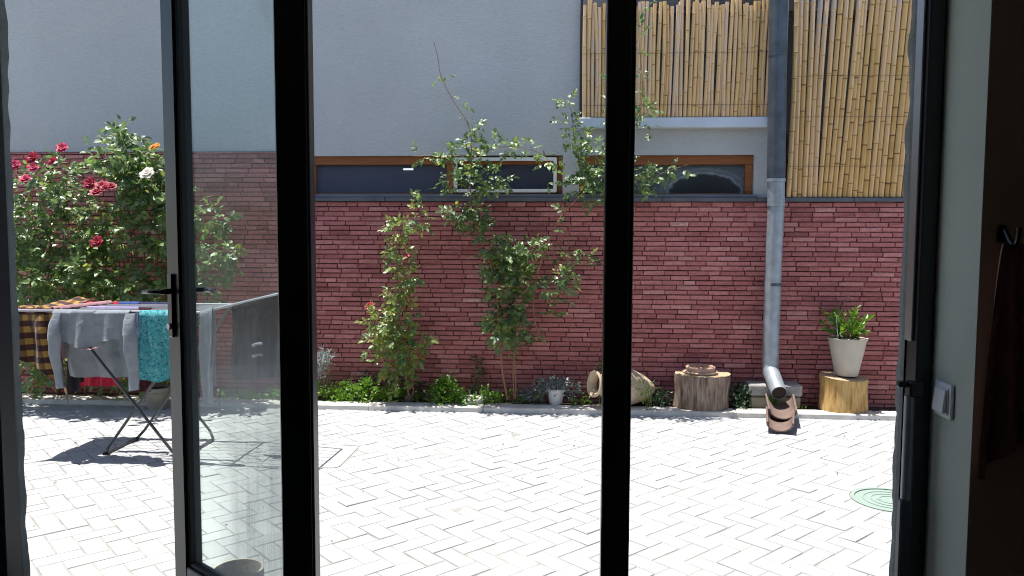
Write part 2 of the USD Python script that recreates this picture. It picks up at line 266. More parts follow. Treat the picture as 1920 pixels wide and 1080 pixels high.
# the door's glass: greenish, with a dusty film that thickens and streaks in the lower half near the hinge side (uv in metres from the free stile and the sill)
M['door_glass'] = usdkit.material(stage, L + 'dusty_door_glass', {
    'u': ('uvmap', {}), 's': ('separate_xyz', {}),
    'st': ('mapping', {'scale': (70, 1.6, 1)}), 'n': ('noise_texture', {'scale': 1.0, 'detail': 4.0, 'roughness': .6}), 'n2': ('noise_texture', {'scale': 7.0, 'detail': 5.0}),
    'up': ('map_range', {'range_type': 'smoothstep', 'from_min': .85, 'from_max': .42, 'to_min': 0.0, 'to_max': 1.0}),
    'sd': ('map_range', {'range_type': 'smoothstep', 'from_min': .08, 'from_max': .36, 'to_min': .12, 'to_max': 1.0}),
    'r': ('rgb_ramp', {'ramp': [(.34, (.55, .55, .55)), (.62, (1, 1, 1))]}), 'r2': ('rgb_ramp', {'ramp': [(.3, (.6, .6, .6)), (.7, (1, 1, 1))]}),
    'm1': ('math', {'math_type': 'multiply'}), 'm2': ('math', {'math_type': 'multiply'}), 'm3': ('math', {'math_type': 'multiply'}), 'm4': ('math', {'math_type': 'multiply_add', 'value2': .52, 'value3': .012, 'use_clamp': True}),
    'ge': ('geometry', {}), 'ff': ('math', {'math_type': 'subtract', 'value1': 1.0}), 'fm': ('math', {'math_type': 'multiply'}),
    'f': ('fresnel', {'IOR': 1.3}), 'tr': ('transparent_bsdf', {'color': (.91, .955, .94)}), 'g': ('glossy_bsdf', {'roughness': .02}), 'mx': ('mix_closure', {}),
    'd': ('diffuse_bsdf', {'color': (.62, .65, .64)}), 'tl': ('translucent_bsdf', {'color': (.62, .65, .64)}), 'dd': ('mix_closure', {'fac': .5}), 'mm': ('mix_closure', {})},
    [('u.UV', 's.vector'), ('u.UV', 'st.vector'), ('st.vector', 'n.vector'), ('u.UV', 'n2.vector'), ('s.y', 'up.value'), ('s.x', 'sd.value'), ('n.fac', 'r.fac'), ('n2.fac', 'r2.fac'),
     ('up.result', 'm1.value1'), ('sd.result', 'm1.value2'), ('m1.value', 'm2.value1'), ('r.color', 'm2.value2'), ('m2.value', 'm3.value1'), ('r2.color', 'm3.value2'), ('m3.value', 'm4.value1'),
     ('ge.backfacing', 'ff.value2'), ('ff.value', 'fm.value1'), ('f.fac', 'fm.value2'), ('fm.value', 'mx.fac'), ('tr.BSDF', 'mx.closure1'), ('g.BSDF', 'mx.closure2'), ('d.BSDF', 'dd.closure1'), ('tl.BSDF', 'dd.closure2'), ('m4.value', 'mm.fac'), ('mx.closure', 'mm.closure1'), ('dd.closure', 'mm.closure2')], surface='mm.closure')
# the right-hand window's glass carries a pale arched mark (uv in metres from the middle of the mark)
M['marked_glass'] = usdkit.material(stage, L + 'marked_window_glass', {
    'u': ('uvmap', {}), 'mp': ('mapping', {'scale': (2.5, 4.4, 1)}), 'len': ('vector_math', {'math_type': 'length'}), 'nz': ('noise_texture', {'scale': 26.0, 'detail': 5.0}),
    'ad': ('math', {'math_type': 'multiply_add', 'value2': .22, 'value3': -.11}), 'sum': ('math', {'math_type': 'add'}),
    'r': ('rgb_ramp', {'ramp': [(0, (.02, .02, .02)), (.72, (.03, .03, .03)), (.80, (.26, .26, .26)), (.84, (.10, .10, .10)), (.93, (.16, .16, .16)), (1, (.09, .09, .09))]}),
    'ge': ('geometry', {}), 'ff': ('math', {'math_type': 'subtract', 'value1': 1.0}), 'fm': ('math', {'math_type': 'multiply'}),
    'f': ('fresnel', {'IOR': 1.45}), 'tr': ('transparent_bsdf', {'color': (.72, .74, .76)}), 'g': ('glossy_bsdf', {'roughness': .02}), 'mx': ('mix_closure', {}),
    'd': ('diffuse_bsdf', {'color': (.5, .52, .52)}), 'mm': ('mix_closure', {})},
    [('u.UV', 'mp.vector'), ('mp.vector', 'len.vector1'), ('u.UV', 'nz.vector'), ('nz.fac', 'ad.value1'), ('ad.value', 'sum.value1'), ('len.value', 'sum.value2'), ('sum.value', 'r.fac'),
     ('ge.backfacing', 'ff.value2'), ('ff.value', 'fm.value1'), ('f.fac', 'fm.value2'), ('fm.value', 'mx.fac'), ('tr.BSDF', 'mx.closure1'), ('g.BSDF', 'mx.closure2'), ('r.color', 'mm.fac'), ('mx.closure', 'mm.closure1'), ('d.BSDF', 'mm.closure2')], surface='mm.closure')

# ------------------------------------------------------------------ ground and paving
KY0, KY1, WY = 6.235, 6.39, 6.65          # kerb front, kerb back, wall face
FAC = 2.04                                # outer face of the house we look out of
v, f = trimesh.creation.box([160, 160, .2]).vertices, trimesh.creation.box([160, 160, .2]).faces
tag(obj('ground', (np.array(v) + [0, 20, -.19], f), M['ground']), kind='structure')
paving = setting('paving')
obj('joint_bed', box(-7.5, 7.5, FAC + .003, KY0 - .002, -.085, -.0035), M['joint'], paving)
T0 = np.array([-2.784, 3.780]); U_ = .1
E1, E2 = np.array([1, 1]) / 2 ** .5 * U_, np.array([-1, 1]) / 2 ** .5 * U_
yard = sg.box(-7.4, FAC + .004, 7.4, KY0 - .004)
cov = sg.box(-1.905, 4.66, -1.397, 5.168).buffer(-.05).buffer(.05)
MAN = (1.80, 4.335, .205)
man = sg.Point(MAN[0], MAN[1]).buffer(MAN[2] + .006, 24)
cov_gap = cov.buffer(.009)
TRAIL = np.array([[0, 0, 0]])
pav_single, pav_rest = [], []
def prism(poly, z, tilt, ch=.004, deep=.03):
    """A paver: a polygon with a chamfered top, standing a hair unevenly."""
    poly = sg.polygon.orient(poly, 1.0).simplify(.002)
    o = np.array(poly.exterior.coords)[:-1]
    inn = poly.buffer(-ch, join_style=2)
    if inn.is_empty or inn.geom_type != 'Polygon': return None
    c = o.mean(0); n = len(o)
    inr = c + (o - c) * (1 - ch / np.maximum(np.linalg.norm(o - c, axis=1), .02))[:, None]
    zt = lambda p: z + (p - c) @ tilt
    V = np.vstack([np.c_[o, np.full(n, -deep)], np.c_[o, zt(o) - ch * .7], np.c_[inr, zt(inr)]])
    F = []
    for i in range(n):
        j = (i + 1) % n
        for a in (0, n): F += [[a + i, a + j, a + n + j], [a + i, a + n + j, a + n + i]]
    top = trimesh.creation.triangulate_polygon(sg.Polygon(inr), engine='earcut')
    tv, tf = top
    from scipy.spatial import cKDTree
    idx = cKDTree(inr).query(np.array(tv)[:, :2])[1]
    tf = idx[np.array(tf)]
    tf = tf[(tf[:, 0] != tf[:, 1]) & (tf[:, 1] != tf[:, 2]) & (tf[:, 0] != tf[:, 2])]; A = inr[tf]; cr = (A[:, 1, 0] - A[:, 0, 0]) * (A[:, 2, 1] - A[:, 0, 1]) - (A[:, 1, 1] - A[:, 0, 1]) * (A[:, 2, 0] - A[:, 0, 0])
    tf[cr < 0] = tf[cr < 0][:, ::-1]
    return V, np.vstack([np.array(F), tf + 2 * n])
for m in range(-30, 32):
    for k in range(-60, 90):
        for a0, b0, a1, b1 in ((k, -k - 1, k + 2, -k), (k, -k - 3, k + 1, -k - 1)):
            a0, a1, b0, b1 = a0 + 2 * m, a1 + 2 * m, b0 + 2 * m, b1 + 2 * m
            ctr = T0 + E1 * (a0 + a1) / 2 + E2 * (b0 + b1) / 2
            if not (-7.5 < ctr[0] < 5.2 and FAC - .2 < ctr[1] < KY0 + .2): continue
            g = .030 + .014 * rng.random()
            q = [T0 + E1 * a + E2 * b for a, b in ((a0 + g, b0 + g), (a1 - g, b0 + g), (a1 - g, b1 - g), (a0 + g, b1 - g))]
            poly = sg.Polygon(q).intersection(yard).difference(cov_gap).difference(man)
            for pg in getattr(poly, 'geoms', [poly]):
                if pg.geom_type != 'Polygon' or pg.area < 6e-4: continue
                pm = prism(pg, rng.normal(0, .0011), rng.normal(0, .007, 2))
                if pm is None: continue
                tone = float(np.clip(.5 + .16 * rng.standard_normal(), 0, 1))
                d = pm[0].mean(0) - EYEP; w = d @ FW
                px, py = 960 + FOC * (d @ RT) / w, 540 - FOC * (d @ UP) / w
                vis = (-40 < px < 325 or 395 < px < 520 or 585 < px < 1130 or 1180 < px < 1690) and py < 1110
                (pav_single if vis else pav_rest).append((w, pm, tone))
pav_single.sort(key=lambda x: x[0])
pav_rest += pav_single[300:]
for w, pm, tone in pav_single[:300]: obj('paver', pm, M['paver'], paving, tone=tone)
tag(obj('further_pavers', cat_mesh([p[1] for p in pav_rest]), M['paver'], paving, tone=np.concatenate([np.full(len(p[1][0]), p[2]) for p in pav_rest])), kind='stuff')

# bits of leaf and grit blown about the yard
bits, bt = [], []
for _ in range(60):
    q_ = np.array([rng.uniform(-3.5, 2.2), rng.uniform(3.0, 6.15), .004]); s_ = rng.uniform(.004, .013)
    a_ = rng.uniform(0, 6.28); V_ = np.array([[1, 0, 0], [.1, .45, .3], [-1, 0, .1], [-.1, -.4, .25], [0, 0, .6]]) * s_
    V_ = V_ @ rot([0, 0, 1], math.degrees(a_)).T + q_; bits.append((V_, np.array([[0, 1, 4], [1, 2, 4], [2, 3, 4], [3, 0, 4], [0, 2, 1], [0, 3, 2]])))
tag(obj('leaf_litter', cat_mesh(bits), plain('litter', (.05, .035, .022), .9, vary=.5, scale=40), None), 'small dark bits of leaf and grit scattered over the pavers', 'leaf litter', kind='stuff')
# drain cover set in the paving and the round inspection lid
dc = thing('drain_cover', 'square rounded concrete drain cover set flush in the paving by the drying rack', 'drain cover')
obj('lid', tm(trimesh.creation.extrude_polygon(cov.buffer(-.004), .03)), M['paver'], dc, tone=.55)
stage.GetPrimAtPath(path_of(dc) + '/lid').GetAttribute('points')  # the slab's top is flush with the pavers
UsdGeom.Xformable(stage.GetPrimAtPath(path_of(dc) + '/lid')).AddTranslateOp().Set((0, 0, -.0295))
il = thing('inspection_lid', 'round pale green plastic inspection lid in the paving beside the doorway', 'manhole cover')
ring = sg.Point(0, 0).buffer(MAN[2], 40).difference(sg.Point(0, 0).buffer(MAN[2] - .02, 40))
obj('rim', move(tm(trimesh.creation.extrude_polygon(ring, .033)), (MAN[0], MAN[1], -.03)), M['lid_green'], il)
disc = sg.Point(0, 0).buffer(MAN[2] - .024, 40)
for hx in (-.062, .062): disc = disc.difference(affinity.scale(sg.Point(hx, .0).buffer(.012, 8), 1.5, 1))
obj('lid', move(tm(trimesh.creation.extrude_polygon(disc, .028)), (MAN[0], MAN[1], -.03)), M['lid_green'], il)
for r_ in (.06, .10, .14):
    rr = sg.Point(0, 0).buffer(r_ + .003, 32).difference(sg.Point(0, 0).buffer(r_ - .003, 32))
    obj('rib', move(tm(trimesh.creation.extrude_polygon(rr, .003)), (MAN[0], MAN[1], -.0018)), M['lid_green'], il)
obj('well', move(tm(trimesh.creation.cylinder(MAN[2] - .026, .02, sections=32)), (MAN[0], MAN[1], -.045)), M['black_metal'], il)

# kerb of separate stones, and the bed behind
kerb = setting('kerb')
x = -7.5
kl = [at_z(q, 765, .04)[0] for q in (390, 685, 905, 1128, 1375, 1627)]
edges = sorted([-7.5, -6.5, -5.5, -4.6, -3.62] + kl + [3.6, 4.6, 5.6, 7.5])
for a, b in zip(edges[:-1], edges[1:]):
    kv = box(a + .003, b - .003, KY0, KY1, -.08, .040 + rng.normal(0, .0015), .006)
    obj('kerb_stone', kv, M['kerb'], kerb)
n = 90
gx, gy = np.meshgrid(np.linspace(-7.5, 7.5, 240), np.linspace(KY1 + .002, WY - .002, 8), indexing='ij')
gz = .018 + .03 * (meshkit.fbm(np.stack([gx * 6, gy * 6, gx * 0], -1), 3, 3) - .5)
i, j = np.meshgrid(np.arange(239), np.arange(7), indexing='ij')
q = np.stack([i * 8 + j, (i + 1) * 8 + j, (i + 1) * 8 + j + 1, i * 8 + j + 1], -1).reshape(-1, 4)
tag(obj('soil_bed', (np.stack([gx, gy, gz], -1).reshape(-1, 3), tri(q)), M['soil'], smooth=True), kind='structure')

# ------------------------------------------------------------------ the brick wall
COURSE = .0411
STEP_X = -2.30                             # left of this the brickwork rises above the windows' sill
CAPZ, LEFTZ = 1.728, 2.160
bw = thing('brick_wall', 'long red brick wall of thin rough bricks facing the courtyard', 'brick wall')
obj('mortar_bed', cat_mesh([box(STEP_X, 7.5, WY, WY + .10, -.2, CAPZ - .002), box(-7.5, STEP_X - .0005, WY, WY + .10, -.2, LEFTZ - .002)]), M['mortar'], bw)
def brick(x0, x1, z0, z1, y):
    jt = lambda s=.0016: rng.normal(0, s)
    c = .0035
    P = []
    for yy, ins in ((WY + .004, 0), (y + .004, 0), (y, c)):
        for xx, zz in ((x0 + ins, z0 + ins), (x1 - ins, z0 + ins), (x1 - ins, z1 - ins), (x0 + ins, z1 - ins)):
            P.append([xx + jt(), yy + (jt(.0012) if ins else 0), zz + jt(.0011)])
    F = []
    for r in (0, 4):
        for i in range(4):
            j = (i + 1) % 4; F += [[r + i, r + j, r + 4 + j], [r + i, r + 4 + j, r + 4 + i]]
    F += [[8, 9, 10], [8, 10, 11]]
    return np.array(P), np.array(F)
singles, rest = [], []
z = .0
row = 0
while z < LEFTZ - .01:
    xa = -7.4 if z > CAPZ - .02 else -7.4
    xb = STEP_X if z > CAPZ - .02 else 5.2
    x = xa + rng.random() * .19
    lim_top = LEFTZ - .003 if z > CAPZ - .02 else min(LEFTZ, 99)
    h = COURSE
    if z < CAPZ - .02 and z + h > CAPZ - .012: h = CAPZ - z - .001
    while x < xb:
        ln = float(np.clip(rng.normal(.178, .012), .14, .205)) if rng.random() > .07 else .10
        x1 = min(x + ln, xb)
        if x1 - x > .03:
            b = brick(x + .0028, x1 - .0028, z + .0032, min(z + h, lim_top) - .0032, WY - .012 - abs(rng.normal(0, .0035)))
            patch = meshkit.fbm(np.array([[x * 1.1, 3.7, z * 1.6]]), 3, 11)[0]
            tone = float(np.clip(.47 + .32 * (patch - .5) + rng.normal(0, .13) + (.20 if rng.random() < .05 else 0), 0, 1))
            c = b[0].mean(0); d = c - EYEP; w = d @ FW; px, py = 960 + FOC * (d @ RT) / w, 540 - FOC * (d @ UP) / w
            if (1195 < px < 1425 or 1480 < px < 1670) and py < 690: singles.append((w, b, tone))
            else: rest.append((w, b, tone))
        x = x1
    z += h; row += 1
singles.sort(key=lambda s: s[0]); rest += singles[300:]
for w, b, t in singles[:300]: obj('brick', b, M['brick'], bw, tone=t)
tag(obj('further_bricks', cat_mesh([b[1] for b in rest]), M['brick'], bw, tone=np.concatenate([np.full(len(b[1][0]), b[2]) for b in rest])), kind='stuff')
x = STEP_X
for xe in (-1.55, -.78, .02, .80, 1.58, 2.36, 3.14, 4.2, 5.3, 7.5):
    obj('coping_slab', box(x + .0015, xe - .0015, WY - .045, WY + .06, CAPZ + .001, CAPZ + .036, .004), M['slate'], bw); x = xe

# ------------------------------------------------------------------ neighbouring building
TOP = 3.55
nb = thing('neighbouring_building', 'grey rendered building wall above the red brickwork with strip windows and balcony', 'building')
W1 = (STEP_X + .06, at_y(1055, 330, WY)[0]); W2 = (at_y(1086, 330, WY)[0], at_y(1414, 330, WY)[0])
WZ0, WZ1 = CAPZ + .064, at_y(1000, 291, WY)[2]
BX0, BX1 = at_y(1086, 230, WY)[0], at_y(1437, 230, WY)[0]     # balcony
OX0 = at_y(1474, 200, WY)[0]                                   # open terrace to the right, behind the tall screen
SZ0, SZ1 = at_y(1300, 241, WY)[2], at_y(1300, 222, WY)[2]
wall = [box(-7.5, STEP_X, WY + .008, WY + .30, LEFTZ, TOP), box(STEP_X, W1[0], WY + .008, WY + .30, CAPZ + .036, TOP), box(W1[0], W1[1], WY + .008, WY + .30, WZ1, TOP),
        box(W1[1], W2[0], WY + .008, WY + .30, CAPZ + .036, SZ0 + .01), box(W1[1], BX0, WY + .008, WY + .30, SZ0 + .01, TOP), box(W2[0], W2[1], WY + .008, WY + .30, WZ1, SZ0 + .01),
        box(W2[1], OX0, WY + .008, WY + .30, CAPZ + .036, SZ0 + .01), box(BX1, OX0, WY + .008, WY + .30, SZ0 + .01, TOP)]
obj('rendered_wall', cat_mesh(wall), M['plaster'], nb)
# terrace and balcony behind the screens
obj('terrace_wall', cat_mesh([box(BX0 - .2, 7.5, WY + 1.6, WY + 1.8, CAPZ, 4.9), box(7.3, 7.5, WY + .1, WY + 1.6, CAPZ, 4.9)]), M['inside_shelf'], nb)
obj('added_terrace_roof', box(BX0 - .2, 7.5, WY + .10, WY + 1.6, 3.72, 3.80), M['slab'], nb)  # unseen slab added to block the sun and darken the gaps between canes
obj('terrace_floor', cat_mesh([box(OX0, 7.3, WY + .062, WY + 1.6, CAPZ - .1, CAPZ + .03), box(BX0, BX1, WY + .008, WY + 1.6, SZ0 + .012, SZ1 - .005)]), M['slab'], nb)
obj('balcony_slab', box(BX0 - .004, BX1, WY - .085, WY + .006, SZ0, SZ1, .005), M['slab'], nb)
obj('sill', cat_mesh([box(STEP_X + .003, W1[1] + .02, WY - .012, WY + .12, CAPZ + .038, CAPZ + .062, .003), box(W2[0] - .02, W2[1] + .02, WY - .012, WY + .12, CAPZ + .038, CAPZ + .062, .003)]), M['sill'], nb)
FY = WY + .045
def window(x0, x1, label):
    return tag(UsdGeom.Xform.Define(stage, numbered(path_of(nb), 'window')), label)
HB = at_y(1000, 307, WY)[2]
w1 = window(*W1, 'strip window with a white framed sash at its right')
mx0, mx1 = at_y(838, 330, FY)[0], at_y(853, 330, FY)[0]
obj('frame', cat_mesh([box(W1[0], W1[1], FY, FY + .07, HB, WZ1 - .002, .003), box(W1[0], W1[0] + .06, FY, FY + .07, WZ0, HB - .001, .003), box(mx0, mx1, FY, FY + .07, WZ0, HB - .001, .003), box(W1[1] - .055, W1[1], FY, FY + .07, WZ0, HB - .001, .003),
                       box(W1[0] + .061, mx0 - .001, FY + .02, FY + .07, WZ0, WZ0 + .012), box(mx1 + .001, W1[1] - .056, FY + .02, FY + .07, WZ0, WZ0 + .012)]), M['frame_wood'], w1)
sx0, sx1, sz0, sz1 = mx1 - .003, at_y(1044, 330, FY)[0], at_y(950, 361, FY)[2], at_y(950, 296, FY)[2]
sash = sg.box(sx0, sz0, sx1, sz1).buffer(-.012).buffer(.012); sash = sash.difference(sg.box(sx0, sz0, sx1, sz1).buffer(-.028).buffer(-.01).buffer(.01))
sm = trimesh.creation.extrude_polygon(sash, .03); sv = np.array(sm.vertices)
obj('sash', (np.c_[sv[:, 0], FY - .012 - .03 + sv[:, 2] * 1.0, sv[:, 1]], np.array(sm.faces)[:, ::-1]), M['white_metal'], w1)
obj('pane', box(W1[0] + .06, mx0, FY + .035, FY + .041, WZ0 + .012, HB), M['window_glass'], w1)
obj('pane', box(mx1, W1[1] - .055, FY + .036, FY + .042, WZ0 + .012, HB), M['window_glass'], w1)
w2 = window(*W2, 'strip window under the balcony with a pale arched mark')
jx = at_y(1397, 330, FY)[0]
obj('frame', cat_mesh([box(W2[0], W2[1], FY, FY + .07, HB - .004, WZ1 - .002, .003), box(W2[0], W2[0] + .06, FY, FY + .07, WZ0, HB - .005, .003), box(jx, W2[1], FY, FY + .07, WZ0, HB - .005, .003),
                       box(W2[0] + .061, jx - .001, FY + .02, FY + .07, WZ0, WZ0 + .010)]), M['frame_wood'], w2)
gx0, gx1 = W2[0] + .06, jx
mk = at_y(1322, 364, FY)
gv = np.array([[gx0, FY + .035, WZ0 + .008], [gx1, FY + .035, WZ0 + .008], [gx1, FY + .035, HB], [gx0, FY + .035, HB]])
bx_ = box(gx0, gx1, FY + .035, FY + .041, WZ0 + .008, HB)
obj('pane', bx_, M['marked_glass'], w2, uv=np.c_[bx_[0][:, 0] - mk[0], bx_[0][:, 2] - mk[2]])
# dim rooms behind the strip windows
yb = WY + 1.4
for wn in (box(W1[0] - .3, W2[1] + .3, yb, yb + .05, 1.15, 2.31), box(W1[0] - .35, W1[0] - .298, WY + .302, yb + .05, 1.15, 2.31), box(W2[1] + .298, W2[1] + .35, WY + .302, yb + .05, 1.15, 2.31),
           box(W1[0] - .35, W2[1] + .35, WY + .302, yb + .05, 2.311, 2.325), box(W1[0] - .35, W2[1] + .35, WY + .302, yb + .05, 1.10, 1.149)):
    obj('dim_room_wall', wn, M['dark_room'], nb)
p = at_y(824, 330, WY + .35); obj('inner_panel', box(p[0] - .07, p[0] + .09, WY + .34, WY + .36, 1.75, 2.25), M['inside_shelf'], nb)
p = at_y(765, 317, WY + .5); obj('lamp_fitting', box(p[0] - .045, p[0] + .045, WY + .5, WY + .52, p[2] - .008, p[2] + .008), M['lamp'], nb)
# balcony rail seen between the canes
obj('railing', cat_mesh([box(BX0 + .002, BX0 + .022, WY - .04, WY - .015, SZ1, 3.6), box(BX1 - .03, BX1 - .01, WY - .02, WY + .002, SZ1, 3.45)] + [box(BX0 + .023, BX1 - .031, WY - .012, WY - .002, zz, zz + .03) for zz in (SZ1 + .1, SZ1 + .50, 3.30)]), M['rail_metal'], nb)

# ------------------------------------------------------------------ bamboo screens
def cane(p0, p1, r, base_tone, grey_top=0.0, seed=0):
    rg = np.random.default_rng(seed)
    p0, p1 = np.asarray(p0, float), np.asarray(p1, float); Ln = np.linalg.norm(p1 - p0)
    s, t = [], []
    nodes_ = np.arange(rg.uniform(.02, .22), Ln, rg.uniform(.19, .27))
    ss = [0.0]; rr = [1.0]; tt = [base_tone]
    for q in nodes_:
        q = q + rg.normal(0, .012)
        if q < .02 or q > Ln - .02: continue
        for dq, k, dt in ((-.012, .97, 0), (-.004, 1.08, -.12), (.0, .96, -.45), (.004, 1.10, -.10), (.012, 1.0, .06)):
            ss.append(q + dq); rr.append(k); tt.append(base_tone + dt)
    ss.append(Ln); rr.append(.98); tt.append(base_tone)
    o = np.argsort(ss); ss, rr, tt = np.array(ss)[o], np.array(rr)[o], np.array(tt)[o]
    tt = tt + grey_top * np.clip((ss / Ln - .55) * 2.5, 0, 1)
    bow = rg.normal(0, .006, 2)
    pts = p0 + (p1 - p0) * (ss / Ln)[:, None]; pts[:, 0] += bow[0] * np.sin(np.pi * ss / Ln); pts[:, 1] += bow[1] * np.sin(np.pi * ss / Ln)
    taper = np.linspace(1.06, .9, len(ss)) if rg.random() > .5 else np.linspace(.9, 1.06, len(ss))
    V, F = tube(pts, r * rr * taper, 8)
    T = np.r_[np.repeat(tt, 8), tt[0] - .1, tt[-1] - .25]
    return (V, F), np.clip(T, 0, 1)
def screen(label, x0, x1, z0, ztop, pitch, y, lean, tone_mid, grey, gaps=()):
    t = thing('bamboo_screen', label, 'bamboo screen')
    x, k = x0, 0
    while x < x1:
        r = pitch * rng.uniform(.40, .52)
        if not any(a < x < b for a, b in gaps):
            ln = lean(x)
            zt = ztop + rng.normal(0, .02)
            m, T = cane((x + r, y + rng.normal(0, .004), z0 + .004), (x + r + ln + rng.normal(0, .006), y + rng.normal(0, .005), zt), r, float(np.clip(rng.normal(tone_mid, .11), .22, .74)), grey * rng.random(), seed=1000 + k + int(x0 * 50))
            obj('cane', m, M['bamboo'], t, smooth=40, tone=None)
            pr = stage.GetPrimAtPath(path_of(t) + ('/cane' if k == 0 else f'/cane_{k:03d}'))
            # smoothing may split vertices: look the tone up by position
            from scipy.spatial import cKDTree
            pts = np.array(pr.GetAttribute('points').Get()); idx = cKDTree(m[0]).query(pts)[1]
            UsdGeom.PrimvarsAPI(pr).CreatePrimvar('tone', Sdf.ValueTypeNames.FloatArray, 'vertex').Set(Vt.FloatArray.FromNumpy(T[idx].astype(np.float32)))
            k += 1
        x += 1.96 * r + (rng.uniform(-.002, .002) if rng.random() > .07 else .006)
    return t
s1 = screen('shorter bamboo screen on the balcony above the pale slab', BX0 + .024, BX1 - .004, SZ1, at_y(1300, 8, WY)[2], .0335, WY - .055, lambda x: .02 * (x - .9) + .012, .60, .05)
for zz in (SZ1 + .10, SZ1 + .52): obj('binding_wire', tube([(BX0 + .02, WY - .076, zz), (BX1 - .01, WY - .076, zz)], .0015, 5), M['rail_metal'], s1)
TX0 = at_y(1476, 250, WY)[0]
s2 = screen('tall yellow bamboo screen standing on the brick wall right of the drainpipe', TX0, 3.5, CAPZ + .036, 3.66, .047, WY - .005, lambda x: .02 + .09 * min(1, max(0, (x - TX0 - .08) / .25)), .44, .5)
for zz in (2.02, 2.42, 2.75): obj('binding_wire', tube([(TX0, WY - .034, zz), (3.5, WY - .034, zz)], .0015, 5), M['rail_metal'], s2)
for zz in (2.05, 3.2): obj('rear_batten', box(TX0, 3.5, WY + .028, WY + .05, zz, zz + .04), M['rail_metal'], s2)

# ------------------------------------------------------------------ downpipe
dp = thing('downpipe', 'grey zinc downpipe on the wall with an angled outlet at its foot', 'drainpipe')
PY = WY - .135
pa, pb, pc, pd = at_y(1459, 0, PY), at_y(1455, 338, PY), at_y(1455, 385, PY), at_y(1444, 694, PY)
pa[2] = 3.6
obj('upper_pipe', tube([pa, pb], .072, 24), M['zinc_dark'], dp, smooth=40)
col = tube(smooth_line([pb + [0, 0, .01], pc - [0, 0, .0]], 6), [.069, .069, .069, .069, .069, .069], 24)
obj('coupling', col, M['zinc'], dp, smooth=40)
obj('collar_ring', cat_mesh([tube([pb + [0, 0, .012], pb - [0, 0, .012]], .0775, 24), tube([pc + [0, 0, .010], pc - [0, 0, .006]], .073, 24)]), M['zinc'], dp, smooth=40)
obj('lower_pipe', tube(smooth_line([pc - [0, 0, .006], (pc + pd) / 2 + [-.004, 0, 0], pd], 8), .066, 24), M['zinc'], dp, smooth=40)
po = at_y(1461, 737, 6.22)
ax = po - pd; ax /= np.linalg.norm(ax)
line = np.array([pd + [0, 0, .04], pd + [0, -.012, .0], pd + ax * .05, po])
Vo, Fo = tube(line, [.0665, .068, .066, .061], 24, cap=False)
Vi, Fi = tube(line[::-1] + ax * .0005, [.058, .062, .063, .062], 24, cap=False)
# the spout: outer skin, rim, and a black plug for the shade inside
R0 = Vo[-24:]; 
obj('outlet', (Vo, Fo), M['zinc'], dp, smooth=40)
obj('outlet_shade_plug', tube([po - ax * .004, po - ax * .10], .0575, 24), M['black_metal'], dp)
rim_a, rim_b = tube([po - ax * .004, po + ax * .0], [.061, .061], 24, cap=False)[0], tube([po - ax * .004, po + ax * .0], [.0565, .0565], 24, cap=False)[0]
rv = np.vstack([rim_a[24:], rim_b[24:]]); rf = tri([[i, (i + 1) % 24, 24 + (i + 1) % 24, 24 + i] for i in range(24)])
obj('rim', (rv, rf), M['zinc'], dp)
for zz in (2.9, 1.05):
    pcx = pa + (pb - pa) * ((zz - pa[2]) / (pb[2] - pa[2])) if zz > 2 else pc + (pd - pc) * ((zz - pc[2]) / (pd[2] - pc[2]))
    rr = .074 if zz > 2 else .068
    obj('bracket', cat_mesh([tube([pcx + [0, 0, .012], pcx - [0, 0, .012]], rr, 24), box(pcx[0] - .008, pcx[0] + .008, pcx[1] + .06, WY - .013, zz - .008, zz + .008)]), M['zinc_dark'], dp, smooth=40)

# ------------------------------------------------------------------ garden things along the kerb
def stump(name, label, px0, px1, pyb, ytop_back, ytop_front, yc, bark, tilt, seed, flat=.8):
    t = thing(name, label, 'tree stump')
    a, b = at_y(px0, pyb, yc), at_y(px1, pyb, yc)
    r = (b[0] - a[0]) / 2; cx = (a[0] + b[0]) / 2
    zt = at_y((px0 + px1) / 2, ytop_front, yc - r * .8)[2]
    n, m = 72, 26
    an = np.arange(n) * 2 * np.pi / n
    V = []
    for k in range(m):
        z = k / (m - 1)
        bulge = 1 + .025 * math.sin(z * 5 + seed) - .02 * z
        gro = (meshkit.fbm(np.stack([np.cos(an) * 5, np.sin(an) * 5, np.full(n, z * (1.2 if bark else .8)) + seed], -1), 4, seed) - .5) * (.075 if bark else .035)
        low = (meshkit.fbm(np.stack([np.cos(an) * 1.1, np.sin(an) * 1.1, np.full(n, z * .6 + seed)], -1), 2, seed + 5) - .5) * .16
        rad = r * bulge * (1 + gro + low)
        zz = .042 + (zt - .042) * z + z * tilt[0] * np.cos(an) * r + z * tilt[1] * np.sin(an) * r
        V.append(np.stack([cx + rad * np.cos(an), yc + rad * np.sin(an) * flat, zz], -1))
    V = np.vstack(V)
    q = [[k * n + i, k * n + (i + 1) % n, (k + 1) * n + (i + 1) % n, (k + 1) * n + i] for k in range(m - 1) for i in range(n)]
    obj('bark' if bark else 'peeled_side', (V, tri(q)), M['bark'] if bark else M['peeled'], t, smooth=True)
    top = V[-n:]; c = top.mean(0)
    rings = [c + (top - c) * s for s in (1.0, .985, .7, .35)]
    TV = np.vstack(rings + [c[None]]); TV[:n, 2] += .0; TV[n:, 2] += .003
    TF = [[k * n + i, k * n + (i + 1) % n, (k + 1) * n + (i + 1) % n, (k + 1) * n + i] for k in range(3) for i in range(n)]
    TF = np.vstack([tri(TF), [[3 * n + i, 3 * n + (i + 1) % n, 4 * n] for i in range(n)]])
    obj('sawn_top', (TV, TF), M['cut_wood'], t, uv=np.c_[TV[:, 0] - c[0], TV[:, 1] - c[1]] * 1.0)
    return t, (cx, yc, zt), r
